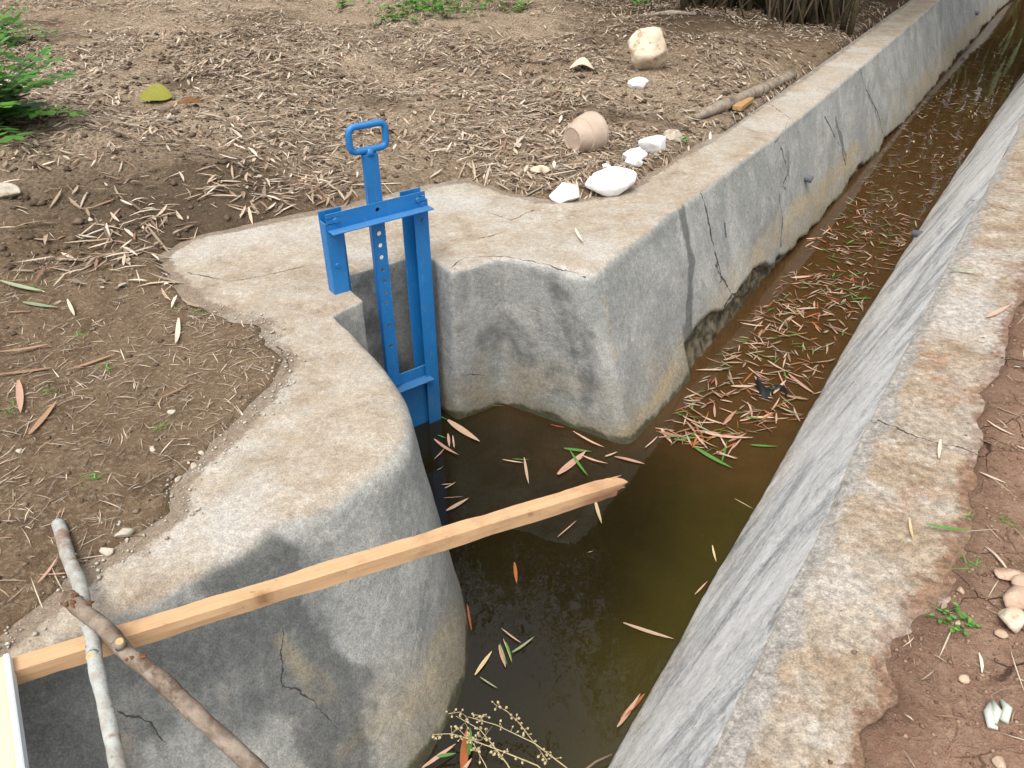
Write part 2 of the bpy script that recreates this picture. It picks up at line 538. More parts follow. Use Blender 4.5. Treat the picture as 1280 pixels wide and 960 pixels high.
M['rust'] = leaf_mat('rust_leaf', (0.30, 0.085, 0.022), (0.42, 0.15, 0.05))
M['leafgreen'] = leaf_mat('green_leaf', (0.055, 0.17, 0.025), (0.12, 0.27, 0.06))
M['sage'] = leaf_mat('faded_green_leaf', (0.22, 0.28, 0.15), (0.34, 0.37, 0.24))
M['straw'] = leaf_mat('straw_leaf', (0.50, 0.38, 0.19), (0.62, 0.50, 0.29))
M['brown'] = leaf_mat('brown_leaf', (0.26, 0.15, 0.085), (0.38, 0.235, 0.14))
M['cream'] = leaf_mat('cream_leaf', (0.66, 0.54, 0.40), (0.74, 0.64, 0.50))
M['yellowleaf'] = leaf_mat('yellow_leaf', (0.15, 0.155, 0.014), (0.27, 0.245, 0.03))
M['black'] = plain('black_plastic', (0.012, 0.012, 0.012), 0.35, 0.5)
M['board_top'] = plain('pale_yellow_board', (0.80, 0.76, 0.36), 0.5, 0.4, 0.03, 5, 0.02)
M['board_edge'] = plain('white_board_edge', (0.74, 0.80, 0.86), 0.5, 0.4, 0.03, 5, 0.02)
M['scrap'] = plain('white_scrap', (0.46, 0.49, 0.43), 0.6, 0.3, 0.25, 40)

# ------------------------------------------------------------------ left wall outline: (top x,y) (foot x,y) corner radius, rim radius
def at2(u, v, z=0.0): return at(u, v, z)[:2]
def add2(p, dx, dy): return (p[0] + dx, p[1] + dy)

GL, GR = np.array((-0.744, 2.912)), np.array((-0.369, 3.192))      # gate posts
GD = np.array((0.80, 0.60)); GN = np.array((0.60, -0.80))          # along the gate, out of it to the pool
JL, JR = np.array((-0.616, 2.849)), np.array((-0.267, 3.117))
SL, SR = JL - GN * 0.25, JR - GN * 0.24
CC = (0.36, 3.07)
ctrl = [
    (W(-1.6, -1.56), W(-1.6, -1.0), .2, .05),
    (W(-0.5, -1.54), W(-0.5, -0.97), .2, .05),
    (at2(0, 850), W(0.36, -0.94), .15, .05),
    (at2(300, 695), W(0.86, -0.93), .15, .05),
    (at2(430, 626), at2(580, 872, WZ), .12, .05),
    (at2(500, 578), at2(588, 790, WZ), .10, .045),
    (at2(521, 535), at2(574, 722, WZ), .10, .04),
    (at2(508, 488), (-0.285, 2.25), .10, .035),
    (at2(472, 442), (-0.44, 2.47), .08, .03),
    (at2(430, 406), (-0.63, 2.67), .05, .02),
    (at2(416, 394), (-0.70, 2.73), .02, .012),
    (tuple(JL), tuple(JL), .022, .012),
    (tuple(SL), tuple(SL), .01, .008),
    (tuple(SR), tuple(SR), .01, .008),
    (tuple(JR), tuple(JR + np.array((-.012, .05))), .035, .02),
    ((-0.045, 3.27), (-0.05, 3.315), .03, .02),
    (CC, (0.567, 2.94), .07, .035),
    (at2(876, 240), W(4.06, -1.00), .3, .03),
    (at2(960, 180), W(5.15, -0.99), .3, .025),
    (at2(1070, 90), W(7.6, -0.935), .5, .025),
    (W(9.8, -1.155), W(9.8, -0.86), .5, .025),
    (at2(1175, 0), W(12.8, -0.78), .6, .025),
    (W(19.5, -0.86), W(19.5, -0.58), 1., .025),
    (W(32, 0.15), W(32, 0.45), 0, .025),
]


def build_outline(ctrl):
    T = [np.array(c[0], float) for c in ctrl]; B = [np.array(c[1], float) for c in ctrl]
    pts = []                                            # (T, B, rim)
    n = len(ctrl)
    for i in range(n):
        r, rim = ctrl[i][2], ctrl[i][3]
        if i in (0, n - 1) or r <= 0:
            pts.append((T[i], B[i], rim)); continue
        li, lo = np.linalg.norm(T[i] - T[i - 1]), np.linalg.norm(T[i + 1] - T[i])
        fi, fo = min(0.49, r / li), min(0.49, r / lo)
        m = 8
        for k in range(m + 1):
            t = k / m
            def q(P):
                a = P[i] + (P[i - 1] - P[i]) * fi; c = P[i] + (P[i + 1] - P[i]) * fo
                return a * (1 - t) ** 2 + P[i] * 2 * t * (1 - t) + c * t * t
            pts.append((q(T), q(B), rim * (1.6 if rim >= .03 else 1.0)))
    out = [pts[0]]
    for a, b in zip(pts[:-1], pts[1:]):
        L = np.linalg.norm(b[0] - a[0])
        d = 0.5 * (np.linalg.norm(a[0]) + np.linalg.norm(b[0]))
        stp = 0.016 * max(1, d / 3.2)
        k = max(1, int(math.ceil(L / stp)))
        for j in range(1, k + 1):
            t = j / k
            if j == k and L < 0.004: continue
            out.append((a[0] + (b[0] - a[0]) * t, a[1] + (b[1] - a[1]) * t, a[2] + (b[2] - a[2]) * t))
    return (np.array([o[0] for o in out]), np.array([o[1] for o in out]), np.array([o[2] for o in out]))


LT, LB, LR_ = build_outline(ctrl)
tan = np.gradient(LT, axis=0); tan /= np.linalg.norm(tan, axis=1)[:, None]
LN = np.stack([tan[:, 1], -tan[:, 0]], 1)               # towards the water
LS = np.concatenate([[0], np.cumsum(np.linalg.norm(np.diff(LT, axis=0), axis=1))])


def n_in(s):                                            # rim and foot of the left wall along the canal, far part
    return np.interp(s, [4.0, 5.1, 7.6, 9.8, 12.8, 19.5, 32], [-1.283, -1.215, -1.18, -1.155, -1.13, -0.86, 0.15])


# right bank: rim, foot, soil edge by distance along the canal
def nr_top(s): return np.interp(s, [-2, .95, 2.0, 4.2, 5.8, 8, 13, 20, 32], [-.17, -.11, -.075, .03, .10, .22, .52, .95, 2.2])
def nr_foot(s): return np.interp(s, [-2, 1.3, 2.9, 4.7, 8, 13.2, 20, 32], [-.50, -.455, -.414, -.375, -.20, .11, .50, 1.5])
def nr_soil(s):
    s = np.asarray(s, float)
    return np.interp(s, [-2, .6, 1.13, 1.45, 1.83, 2.1, 3.0, 4.2, 6, 13, 32], [.10, .13, .185, .165, .255, .26, .275, .36, .45, .9, 2.6]) + fbm(s, s * 0, .22, 5, 77, .6) * .030


def depth_at_foot(s): return None

# ------------------------------------------------------------------ ground height and the soil's edge on the left
edge_px = [(850, 195), (800, 229), (770, 243), (720, 251), (672, 252), (640, 243), (585, 225), (540, 232), (470, 250), (415, 262), (330, 280), (240, 297), (205, 320), (215, 342), (255, 378), (300, 396), (334, 402), (340, 430), (366, 446), (348, 482), (310, 530), (252, 580), (225, 610), (228, 640), (200, 662), (120, 712), (60, 762), (0, 812), (-90, 880)]
edge_w = [at2(u, v) for u, v in edge_px]
far_edge = [W(s, float(n_in(s)) - 0.34) for s in (32, 24, 19.5, 15, 12.8, 11, 9.8, 8.6, 7.6, 6.4, 5.6, 5.0)]
poly = far_edge + edge_w + [(-2.0, 0.35), W(-3, -1.9), W(-3, 25), W(32, 25)]
PA = np.array(poly); PB = np.roll(PA, -1, axis=0)


def sdf_poly(x, y, A=PA, B=PB):
    x = np.asarray(x, float).ravel(); y = np.asarray(y, float).ravel()
    d2 = np.full(x.shape, 1e9); inside = np.zeros(x.shape, bool)
    for (ax, ay), (bx, by) in zip(A, B):
        ex, ey = bx - ax, by - ay
        wx, wy = x - ax, y - ay
        t = np.clip((wx * ex + wy * ey) / (ex * ex + ey * ey + 1e-12), 0, 1)
        d2 = np.minimum(d2, (wx - t * ex) ** 2 + (wy - t * ey) ** 2)
        c = ((ay <= y) & (by > y)) | ((by <= y) & (ay > y))
        with np.errstate(divide='ignore', invalid='ignore'):
            xi = ax + (y - ay) / (by - ay) * ex
        inside ^= c & (x < xi)
    d = np.sqrt(d2)
    return np.where(inside, -d, d)


def soil_base(x, y):
    x = np.asarray(x, float); y = np.asarray(y, float)
    z = 0.10 * sstep(3.6, 6.0, y - 0.25 * x) + 0.02 * np.clip(y - 6, 0, 20)
    z = z + 0.16 * np.exp(-(((x + 2.6) / 1.1) ** 2 + ((y - 4.2) / .8) ** 2))          # bank under the weeds
    amp = sstep(2.2, 3.8, y - 0.2 * x)
    z = z + (0.012 + 0.045 * amp) * fbm(x, y, .9, 3, 5) + (0.008 + 0.040 * amp) * fbm(x, y, .30, 4, 9)
    z = z + (0.005 + 0.013 * amp) * fbm(x, y, .08, 3, 15)
    return z


def soil_h(x, y, sd=None):
    x = np.asarray(x, float); y = np.asarray(y, float); shp = x.shape
    if sd is None: sd = sdf_poly(x, y).reshape(shp)
    s, n = SN(x, y)
    wall = sstep(4.4, 5.6, s) * (n < 2)                                         # along the far wall the soil lies a bit lower
    e = sd + 0.028 * fbm(x, y, .16, 4, 21) * (1 - wall * .7)
    k = sstep(-0.05, 0.055, e)
    near = np.exp(-np.clip(sd, 0, 9) / 0.5)
    z = soil_base(x, y) * (1 - 0.75 * near) + 0.012 - 0.045 * wall * near
    return -0.12 + (z + 0.12) * k


def red_h(x, y):
    s, n = SN(np.asarray(x, float), np.asarray(y, float))
    e = n - nr_soil(s)
    k = sstep(-0.06, 0.0, e + 0.03 * fbm(x, y, .1, 4, 4))
    z = 0.013 + 0.010 * fbm(x, y, .5, 3, 41) + 0.008 * fbm(x, y, .12, 4, 43) + .05 * sstep(0.4, 3, n)
    return -0.06 + (z + 0.06) * k


def ground_pt(u, v, red=False):
    z = 0.0
    for _ in range(12):
        x, y, _z = at(u, v, z)
        z = float((red_h if red else soil_h)(np.array([x]), np.array([y]))[0])
    return (x, y, z)


# --- left soil sheet: fine near the viewer, coarser far off
def grid_mesh(name, X, Y, Z, keep, mat):
    h, w = X.shape
    idx = np.arange(h * w).reshape(h, w)
    q = np.stack([idx[:-1, :-1], idx[:-1, 1:], idx[1:, 1:], idx[1:, :-1]], -1).reshape(-1, 4)
    kf = keep.ravel()[q].all(1)
    q = q[kf]
    used = np.zeros(h * w, bool); used[q.ravel()] = True
    remap = np.cumsum(used) - 1
    V = np.stack([X.ravel(), Y.ravel(), Z.ravel()], 1)[used]
    q = remap[q]
    o = mk(name, V, q.tolist(), mat, None, True)
    return o, used


rr = 0.75 * np.exp(np.linspace(0, math.log(32 / .75), 560))
aa = np.linspace(R(-88), R(62), 640)
RR, AA = np.meshgrid(rr, aa, indexing='ij')
GX, GY = RR * np.sin(AA), RR * np.cos(AA)
gsd = sdf_poly(GX, GY).reshape(GX.shape)
GZ = soil_h(GX, GY, gsd)
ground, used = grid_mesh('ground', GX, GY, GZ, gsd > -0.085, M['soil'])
gx, gy, gd = GX.ravel()[used], GY.ravel()[used], gsd.ravel()[used]
tag(ground, kind='structure')
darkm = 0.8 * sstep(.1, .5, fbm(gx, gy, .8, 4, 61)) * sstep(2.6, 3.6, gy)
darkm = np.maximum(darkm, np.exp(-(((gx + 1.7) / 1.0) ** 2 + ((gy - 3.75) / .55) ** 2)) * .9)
darkm = np.maximum(darkm, sstep(7.5, 8.9, gy - .2 * (gx - 2)) * sstep(0.2, 1.6, gx))  # shade under the bamboo, painted into the soil colour
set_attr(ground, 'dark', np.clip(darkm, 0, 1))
strawm = sstep(3.6, 5.0, gy + .25 * gx * -1) * (0.55 + .45 * fbm(gx, gy, 1.2, 3, 8)) * (1 - np.clip(darkm, 0, 1))
strawm *= 1 - .75 * sstep(.3, 2.0, gx) * sstep(6.5, 8, gy)
set_attr(ground, 'straw', np.clip(strawm, 0, 1))

# --- red soil on the right
ss = np.concatenate([np.arange(-1.2, 3.2, .014), 3.2 * np.exp(np.linspace(0, math.log(10), 260))])
nn = np.concatenate([np.arange(0, 1.3, .014), 1.3 * np.exp(np.linspace(0.01, math.log(9), 60))])
SS, NN = np.meshgrid(ss, nn, indexing='ij')
NN2 = NN + (nr_soil(SS) - 0.09)
RX, RY = SS * DX + NN2 * DY, SS * DY - NN2 * DX
RZ = red_h(RX, RY)
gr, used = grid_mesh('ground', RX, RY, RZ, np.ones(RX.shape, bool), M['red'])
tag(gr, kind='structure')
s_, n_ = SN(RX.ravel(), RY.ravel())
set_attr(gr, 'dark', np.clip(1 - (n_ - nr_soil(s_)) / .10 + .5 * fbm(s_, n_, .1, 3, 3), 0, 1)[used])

# ------------------------------------------------------------------ the left wall
ZR = np.concatenate([np.linspace(0, 1, 14)[1:], ])
K = len(LT)
rows = []
NFIL = 5
for a in range(NFIL):
    an = a / (NFIL - 1) * math.pi / 2
    P = LT - LN * (LR_ * (1 - math.sin(an)))[:, None]
    rows.append(np.column_stack([P, -LR_ * (1 - math.cos(an))]))
zs = np.concatenate([np.linspace(0, 1, 40)[1:], [1.12, 1.3, 1.5]])
for t in zs:
    P = LT + (LB - LT) * t
    rows.append(np.column_stack([P, -LR_ + (WZ + LR_) * t]))
rows = np.array(rows)                                    # (rows, K, 3)
# trowelled unevenness, and the broken foot of the far wall
s2, _ = SN(LT[:, 0], LT[:, 1])
jag = -0.66 + 0.10 * fbm(s2, s2 * 0, .35, 4, 90) + 0.05 * sstep(4.3, 3.6, s2) - .02
jag = np.where((s2 > 3.55) & (LS > LS[np.argmin(np.linalg.norm(LT - np.array(CC), axis=1))]), jag, -9)
jag = jag - 0.17 * sstep(4.5, 5.3, s2)
FOOT = np.zeros(rows.shape[:2])
for r in range(rows.shape[0]):
    zz = rows[r, :, 2]
    am = 0.006 * np.clip(r / 8, 0.3, 1) * (LR_ > .01)
    dsp = am * fbm(LS, zz, .30, 4, 33) + am * .45 * fbm(LS, zz, .07, 3, 37)
    ft = sstep(0.012, -0.012, zz - jag)
    FOOT[r] = ft
    dsp = dsp - ft * (0.055 + 0.03 * fbm(LS, zz, .10, 3, 44))
    rows[r, :, :2] += LN * dsp[:, None]


def top_z(x, y):
    return 0.006 * fbm(x, y, .5, 4, 51) + 0.003 * fbm(x, y, .1, 3, 53)


for r in range(NFIL):
    rows[r, :, 2] += top_z(rows[r, :, 0], rows[r, :, 1]) * (1 - r / (NFIL - 1))
out_px = [(842, 172), (780, 205), (700, 222), (640, 215), (585, 198), (500, 212), (400, 236), (300, 252), (200, 275), (140, 325), (170, 385), (240, 425), (265, 445), (262, 480), (215, 530), (145, 585), (115, 640), (40, 690), (-60, 745), (-200, 860)]
outer = [W(s, float(n_in(s)) - 0.34) for s in np.concatenate([np.linspace(32, 12, 24), np.linspace(11.7, 5.2, 50)])] + [at2(u, v) for u, v in out_px] + [W(-1.6, -2.2)]
outer = np.array(outer)
dens = [outer[0]]
for a, b in zip(outer[:-1], outer[1:]):
    L = np.linalg.norm(b - a); k = max(1, int(L / .06)) if b[1] < 6 else 1
    for j in range(1, k + 1): dens.append(a + (b - a) * j / k)
outer = np.array(dens)
loop = np.vstack([rows[0, :, :2], outer])
LA, LBp = loop, np.roll(loop, -1, axis=0)
cand = []
x0, y0 = loop.min(0); x1, y1 = loop.max(0)
for (sp, ya, yb) in ((.022, y0, 4.2), (.035, 4.2, 6.0), (.09, 6.0, 12)):
    X, Y = np.meshgrid(np.arange(x0, 9, sp), np.arange(ya, min(yb, y1), sp))
    X = X + (RNG.random(X.shape) - .5) * sp * .6; Y = Y + (RNG.random(Y.shape) - .5) * sp * .6
    d = sdf_poly(X, Y, LA, LBp)
    k = d < -sp * .55
    cand.append(np.stack([X.ravel()[k], Y.ravel()[k]], 1))
cand = np.vstack(cand)
allp = np.vstack([loop, cand])
nL = len(loop)
res = delaunay_2d_cdt([Vector(p) for p in allp.tolist()], [], [list(range(nL))], 1, 1e-6)
cv, cf, orig = res[0], res[2], res[3]
V = rows.reshape(-1, 3).tolist()
inset_attr = []
F = []
NRW = rows.shape[0]
for r in range(NRW - 1):
    b = r * K
    for k in range(K - 1):
        F.append((b + k, b + K + k, b + K + k + 1, b + k + 1))
vm = {}
oz = top_z(np.array([c[0] for c in cv]), np.array([c[1] for c in cv]))
outer_idx = {}
for i, c in enumerate(cv):
    ids = [q for q in orig[i] if q < K]
    if ids:
        vm[i] = ids[0]
    else:
        vm[i] = len(V); V.append([c[0], c[1], float(oz[i])])
        for q in orig[i]:
            if q < nL: outer_idx[q] = vm[i]
for f in cf:
    t = [vm[i] for i in f]
    if len(set(t)) == 3:
        a, b, c = (np.array(V[i][:2]) for i in t)
        if (b[0] - a[0]) * (c[1] - a[1]) - (b[1] - a[1]) * (c[0] - a[0]) < 0: t = t[::-1]
        F.append(tuple(t))
# outer side of the wall drops into the soil
prev = None
for q in range(K, nL):
    if q not in outer_idx: continue
    i = outer_idx[q]
    j = len(V); V.append([V[i][0], V[i][1], -0.45])
    if prev: F.append((prev[0], i, j, prev[1]))
    prev = (i, j)
V = np.array(V)
wall = thing('canal_wall', 'weathered grey concrete channel wall with tan top, cracked face and recess for the blue gate', 'canal wall', (0.36, 3.07, 0))
body = mk('wall_body', V, F, M['concrete'], wall, True)


# --- where wear and cracks sit: sight lines onto the modelled faces
from mathutils.bvhtree import BVHTree
bvh = BVHTree.FromPolygons([Vector(v) for v in V.tolist()], F)


def hit(u, v, tree):
    d = Vector(ray(u, v)).normalized()
    h = tree.ray_cast(Vector((0, 0, CAM_H)), d)
    return h[0], h[1]


def crack_attrs(o, V, tree, lines, reach=0.10, heavy=(), light=()):
    wt = np.ones(len(V)); d = np.full(len(V), 1.0); msk = np.zeros(len(V)); end = np.zeros(len(V), bool); best = np.full(len(V), 1e9)
    for li, ln in enumerate(lines):
        pts = []
        for (u, v) in ln:
            a, b = hit(u, v, tree)
            if a is not None: pts.append((np.array(a), np.array(b)))
        for seg_i, ((p, n1), (q, n2)) in enumerate(zip(pts[:-1], pts[1:])):
            e = q - p; L = np.linalg.norm(e)
            if L < 1e-4 or L > 1.5: continue
            nrm = n1 + n2; nrm /= np.linalg.norm(nrm) + 1e-9
            w = V - p
            t = np.clip(w @ e / (L * L), 0, 1)
            r = w - t[:, None] * e
            dist = np.linalg.norm(r, axis=1)
            sgn = np.sign(np.cross(np.broadcast_to(e, w.shape), w) @ nrm)
            k = dist < best
            best[k] = dist[k]
            d[k] = (dist * np.where(sgn == 0, 1, sgn))[k]
            wt[k] = 3.4 if li in heavy else .55 if li in light else 1.0
            end[k] = ((seg_i == 0) & (w @ e < 0) | (seg_i == len(pts) - 2) & (w @ e > L * L))[k]
    msk = ((best < reach) & ~end).astype(float)
    set_attr(o, 'crack', np.where(msk > 0, d, 1.0)); set_attr(o, 'crackmask', msk); set_attr(o, 'crackw', wt)


def blob_attr(V, tree, blobs):
    """soft patches: polylines with a radius, laid on the surface"""
    out = np.zeros(len(V))
    for ln, rad, amt in blobs:
        P = [np.array(h) for h in (hit(u, v, tree)[0] for u, v in ln) if h is not None]
        for p, q in zip(P[:-1], P[1:]) if len(P) > 1 else [(P[0], P[0])]:
            e = q - p
            t = np.clip((V - p) @ e / (e @ e + 1e-9), 0, 1)
            dist = np.linalg.norm(V - p - t[:, None] * e, axis=1)
            wob = 1 + .8 * fbm(V[:, 0] + V[:, 2], V[:, 1] - V[:, 2], .12, 3, 71)
            out = np.maximum(out, amt * sstep(rad * 1.6, rad * .3, dist * wob))
    return out


cracks = [
    [(874, 240), (884, 268), (890, 300), (902, 345), (915, 368), (930, 372), (941, 360)],
    [(902, 345), (893, 330)], [(915, 368), (905, 385)],
    [(930, 372), (940, 350), (952, 335)],
    [(905, 275), (908, 300)], [(960, 245), (966, 262)],
    [(974, 240), (978, 275), (976, 310)], [(975, 180), (985, 215), (978, 232), (984, 240)],
    [(1072, 85), (1082, 110), (1097, 140), (1104, 170)], [(1100, 60), (1108, 85)], [(1187, 0), (1191, 40), (1193, 90)], [(1152, 45), (1158, 85)],
    [(1030, 145), (1052, 185), (1058, 210)],
    [(355, 780), (352, 855), (385, 870), (425, 915)], [(135, 885), (185, 900), (212, 940)], [(560, 455), (590, 468), (608, 470)],
    [(560, 340), (580, 322), (630, 320), (680, 330), (735, 348)],
    [(170, 295), (230, 340), (290, 352), (350, 340), (395, 330)],
    [(600, 262), (640, 275), (668, 262)], [(590, 300), (630, 290)],
    [(930, 160), (968, 180), (985, 152)], [(960, 128), (990, 150)], [(345, 430), (362, 455), (352, 475)],
]
crack_attrs(body, V, bvh, cracks, .10, (0, 1, 2, 3, 4, 6, 7, 8, 9, 10, 12), (13, 14))
stain = blob_attr(V, bvh, [
    ([(285, 715), (330, 760), (390, 860), (430, 950)], .13, 1.0), ([(70, 930), (220, 850), (330, 800)], .26, .72), ([(60, 880), (150, 950)], .10, .85), ([(680, 350), (695, 480)], .16, .42),
    ([(280, 715), (310, 710)], .05, .9), ([(440, 940), (400, 820), (370, 800)], .07, .8),
    ([(60, 900), (160, 830), (230, 800)], .08, .9), ([(100, 950), (200, 900)], .07, .7), ([(240, 790), (200, 870)], .05, .6),
    ([(610, 425), (640, 420), (660, 450)], .10, .55), ([(700, 370), (730, 460), (735, 500)], .09, .6), ([(690, 460), (740, 475)], .06, .5), ([(628, 335), (629, 400)], .02, .5),
    ([(852, 260), (864, 330), (860, 420)], .045, .9), ([(1045, 150), (1058, 200)], .035, .75), ([(1085, 115), (1098, 150)], .04, .6), ([(985, 190), (988, 245)], .03, .6),
    ([(450, 400), (458, 430)], .03, .4), ([(470, 340), (480, 440), (500, 460)], .10, .6),
    ([(1030, 130), (1025, 180)], .02, .5), ([(950, 210), (948, 250)], .015, .5), ([(500, 905), (470, 800)], .05, .35),
])
foot = np.zeros(len(V)); foot[:NRW * K] = FOOT.ravel()
set_attr(body, 'stain', stain)
set_attr(body, 'foot', foot)
set_attr(body, 'mortar', np.zeros(len(V))); set_attr(body, 'dirt', np.exp(-np.clip(-sdf_poly(V[:, 0], V[:, 1]), 0, 9) / .05))
set_attr(body, 'ochre', blob_attr(V, bvh, [
    ([(790, 540), (845, 460)], .06, .75), ([(755, 370), (762, 410), (770, 450)], .012, .6), ([(500, 890), (560, 800)], .05, .6), ([(400, 870), (350, 800)], .02, .35),
    ([(925, 350), (1000, 260), (1070, 190)], .08, .55), ([(1150, 110), (1230, 20)], .10, .5), ([(430, 940), (540, 850)], .03, .5)]))
set_attr(body, 'pale', np.clip(blob_attr(V, bvh, [([(230, 320), (300, 300), (380, 290), (500, 260)], .14, .9), ([(560, 250), (640, 265)], .10, .5), ([(560, 330), (640, 322), (730, 345)], .05, .9), ([(250, 660), (200, 690), (290, 640)], .10, .8), ([(960, 160), (1080, 70)], .12, .6), ([(880, 370), (895, 400), (905, 380)], .05, .9)]), 0, 1))

# --- drain pipes through the face (parts of the wall)
def pipe(p, d, r, L, parent):
    d = Vector(d).normalized(); p = Vector(p)
    prof = [(-.12, r), (L, r), (L, r * .8), (L - .045, r * .8)]
    V_, F_ = [], []
    a = d.orthogonal().normalized(); b = d.cross(a)
    sg = 20
    for (t, q) in prof:
        for k in range(sg):
            an = 2 * math.pi * k / sg
            V_.append(tuple(p + d * t + (a * math.cos(an) + b * math.sin(an)) * q))
    for i in range(len(prof) - 1):
        for k in range(sg):
            l = (k + 1) % sg
            F_.append((i * sg + k, i * sg + l, (i + 1) * sg + l, (i + 1) * sg + k))
    o = mk('drain_pipe', V_, F_, M['pvc'], parent, True)
    V2 = [tuple(p + d * (L - .044) + (a * math.cos(2 * math.pi * k / sg) + b * math.sin(2 * math.pi * k / sg)) * r * .8) for k in range(sg)]
    mk('pipe_mouth', V2, [tuple(range(sg))], M['dark'], o)
    return o


for (u, v, r) in ((1006, 222, .026), (1219, 16, .03)):
    h, nh = hit(u, v, bvh)
    pipe(h, (nh.x, nh.y, -.12), r, .055, wall)

# ------------------------------------------------------------------ right bank: sloped lining and coping slabs
sgrid = np.concatenate([np.arange(-1.6, 4.5, .016), 4.5 * np.exp(np.linspace(0.004, math.log(32 / 4.5), 200))])
prof_t = np.concatenate([np.linspace(0, 1, 46)])
rowsR = []
KS = len(sgrid)
nt_, nf_, no_ = nr_top(sgrid), nr_foot(sgrid), nr_soil(sgrid)
chip = np.clip(fbm(sgrid, sgrid * 0, .25, 4, 101), 0, 1) * .035            # broken rim
tier = []
# slope from below the water up to the rim
for t in np.concatenate([[-0.45, -0.2], np.linspace(0, 1, 44)]):
    z = WZ + (-0.012 - WZ) * t
    bow = 0.018 * math.sin(math.pi * min(max(t, 0), 1))
    n = nf_ + (nt_ - nf_) * t - bow * 0.4
    und = .010 * fbm(sgrid, np.full(KS, z), .45, 4, 111) + .003 * fbm(sgrid, np.full(KS, z), .06, 3, 113)
    ledge = 0.012 * sstep(-.80, -.815, z + .02 * fbm(sgrid, sgrid * 0, .3, 4, 7))     # plaster skin ends above the water
    rowsR.append(np.column_stack([sgrid, n - und + ledge, np.full(KS, z)])); tier.append(t)
for i, (dn, z) in enumerate(((.006, -.004), (.016, .0), (.032, .003))):
    rowsR.append(np.column_stack([sgrid, nt_ + dn, np.full(KS, z)])); tier.append(1.1)
NTOP = 22
for j in range(1, NTOP + 1):
    f = j / NTOP
    n = nt_ + .032 + (no_ + .14 - nt_ - .032) * f
    rowsR.append(np.column_stack([sgrid, n, .004 - .045 * sstep(.02, .09, n - no_)])); tier.append(1.2 + f)
rowsR = np.array(rowsR)
tier = np.array(tier)
XR = rowsR[..., 0] * DX + rowsR[..., 1] * DY
YR = rowsR[..., 0] * DY - rowsR[..., 1] * DX
ZRr = rowsR[..., 2].copy()
tz = .007 * fbm(XR, YR, .35, 4, 121) + .004 * fbm(XR, YR, .08, 3, 123)
dist_rim = rowsR[..., 1] - nt_[None, :]
mort = np.zeros(XR.shape)
for r in range(len(tier)):
    if tier[r] >= 1.1:
        wdt = .034 + .03 * fbm(sgrid, sgrid * 0, .35, 4, 131) + .02 * fbm(sgrid, sgrid * 0, .07, 2, 133)
        ed = sstep(wdt + .012, wdt - .006, dist_rim[r])
        mort[r] = ed
        ZRr[r] += tz[r] - 0.010 * ed + .004 * ed * fbm(XR[r], YR[r], .02, 2, 9)
mort[int(np.argmax(tier >= 1.1)) - 1] = mort[int(np.argmax(tier >= 1.1))]
bank = thing('canal_bank', 'sloping plastered concrete bank with worn tan coping beside the red soil', 'canal bank', W(2.0, 0, 0))
VR = np.stack([XR.ravel(), YR.ravel(), ZRr.ravel()], 1)
FR = []
split = int(np.argmax(tier >= 1.1))
nR = len(tier)
def quads(a, b):
    return [(r * KS + k, r * KS + k + 1, (r + 1) * KS + k + 1, (r + 1) * KS + k) for r in range(a, b) for k in range(KS - 1)]
FRall = [f[::-1] for f in quads(0, nR - 1)]
bvhR = BVHTree.FromPolygons([Vector(v) for v in VR.tolist()], FRall)
def sub(name, a, b):
    vs = VR[a * KS:(b + 1) * KS]
    fs = [tuple(i - a * KS for i in f) for f in quads(a, b)]
    o = mk(name, vs, fs, M['concrete_right'], bank, True)
    crack_attrs(o, vs, bvhR, [
        [(1095, 525), (1130, 540), (1165, 552), (1205, 560), (1225, 572)], [(1090, 524), (1060, 560)],
        [(1210, 250), (1240, 258), (1280, 266)],
        [(1165, 300), (1190, 275), (1210, 252)], [(1020, 470), (1000, 500)]], .08)
    set_attr(o, 'stain', blob_attr(vs, bvhR, [([(1000, 735), (985, 775)], .03, .9), ([(1050, 620), (1060, 600)], .02, .8)]))
    set_attr(o, 'mortar', mort.ravel()[a * KS:(b + 1) * KS])
    set_attr(o, 'foot', np.zeros(len(vs))); set_attr(o, 'ochre', np.zeros(len(vs)))
    set_attr(o, 'su', rowsR[a:b + 1, :, 0].ravel()); set_attr(o, 'tv', np.repeat(tier[a:b + 1], KS))
    set_attr(o, 'dirt', np.exp(-np.clip(np.tile(no_, b + 1 - a) - rowsR[a:b + 1, :, 1].ravel(), 0, 9) / .085))
    set_attr(o, 'pale', np.clip(blob_attr(vs, bvhR, [([(1215, 330), (1200, 400)], .12, .8), ([(1040, 720), (1060, 740)], .1, .6)]), 0, 1))
    return o
sub('sloped_lining', 0, split)
sub('coping_slab', split, nR - 1)
h, nh = hit(1150, 293, bvhR)
pipe(h, (nh.x, nh.y, -.05), .026, .05, bank)

# ------------------------------------------------------------------ canal bed and water
bs = np.concatenate([np.arange(-1.6, 4.0, .05), 4.0 * np.exp(np.linspace(0.01, math.log(8), 120))])
bn = np.linspace(-2.9, 2.4, 130)
BS, BN = np.meshgrid(bs, bn, indexing='ij')
BX, BY = BS * DX + BN * DY, BS * DY - BN * DX
shal = sstep(2.6, 3.9, BS)
BZ = -1.16 + 0.17 * shal + .035 * fbm(BX, BY, .5, 4, 141) + .02 * fbm(BX, BY, .12, 3, 143)
BZ += 0.10 * sstep(-.75, -.45, BN) * (1 - shal) * sstep(.4, 2.2, BS)
bm_ = NT('muddy_bed')
mf = bm_.noise(5, 6, .65)
bc = bm_.ramp(mf, [(0.25, (0.060, 0.042, 0.018)), (0.5, (0.135, 0.092, 0.038)), (0.75, (0.210, 0.150, 0.065))])
bm_.bsdf(bc, 0.95, bm_.bump(bm_.noise(30, 5), .6, .02), .1)
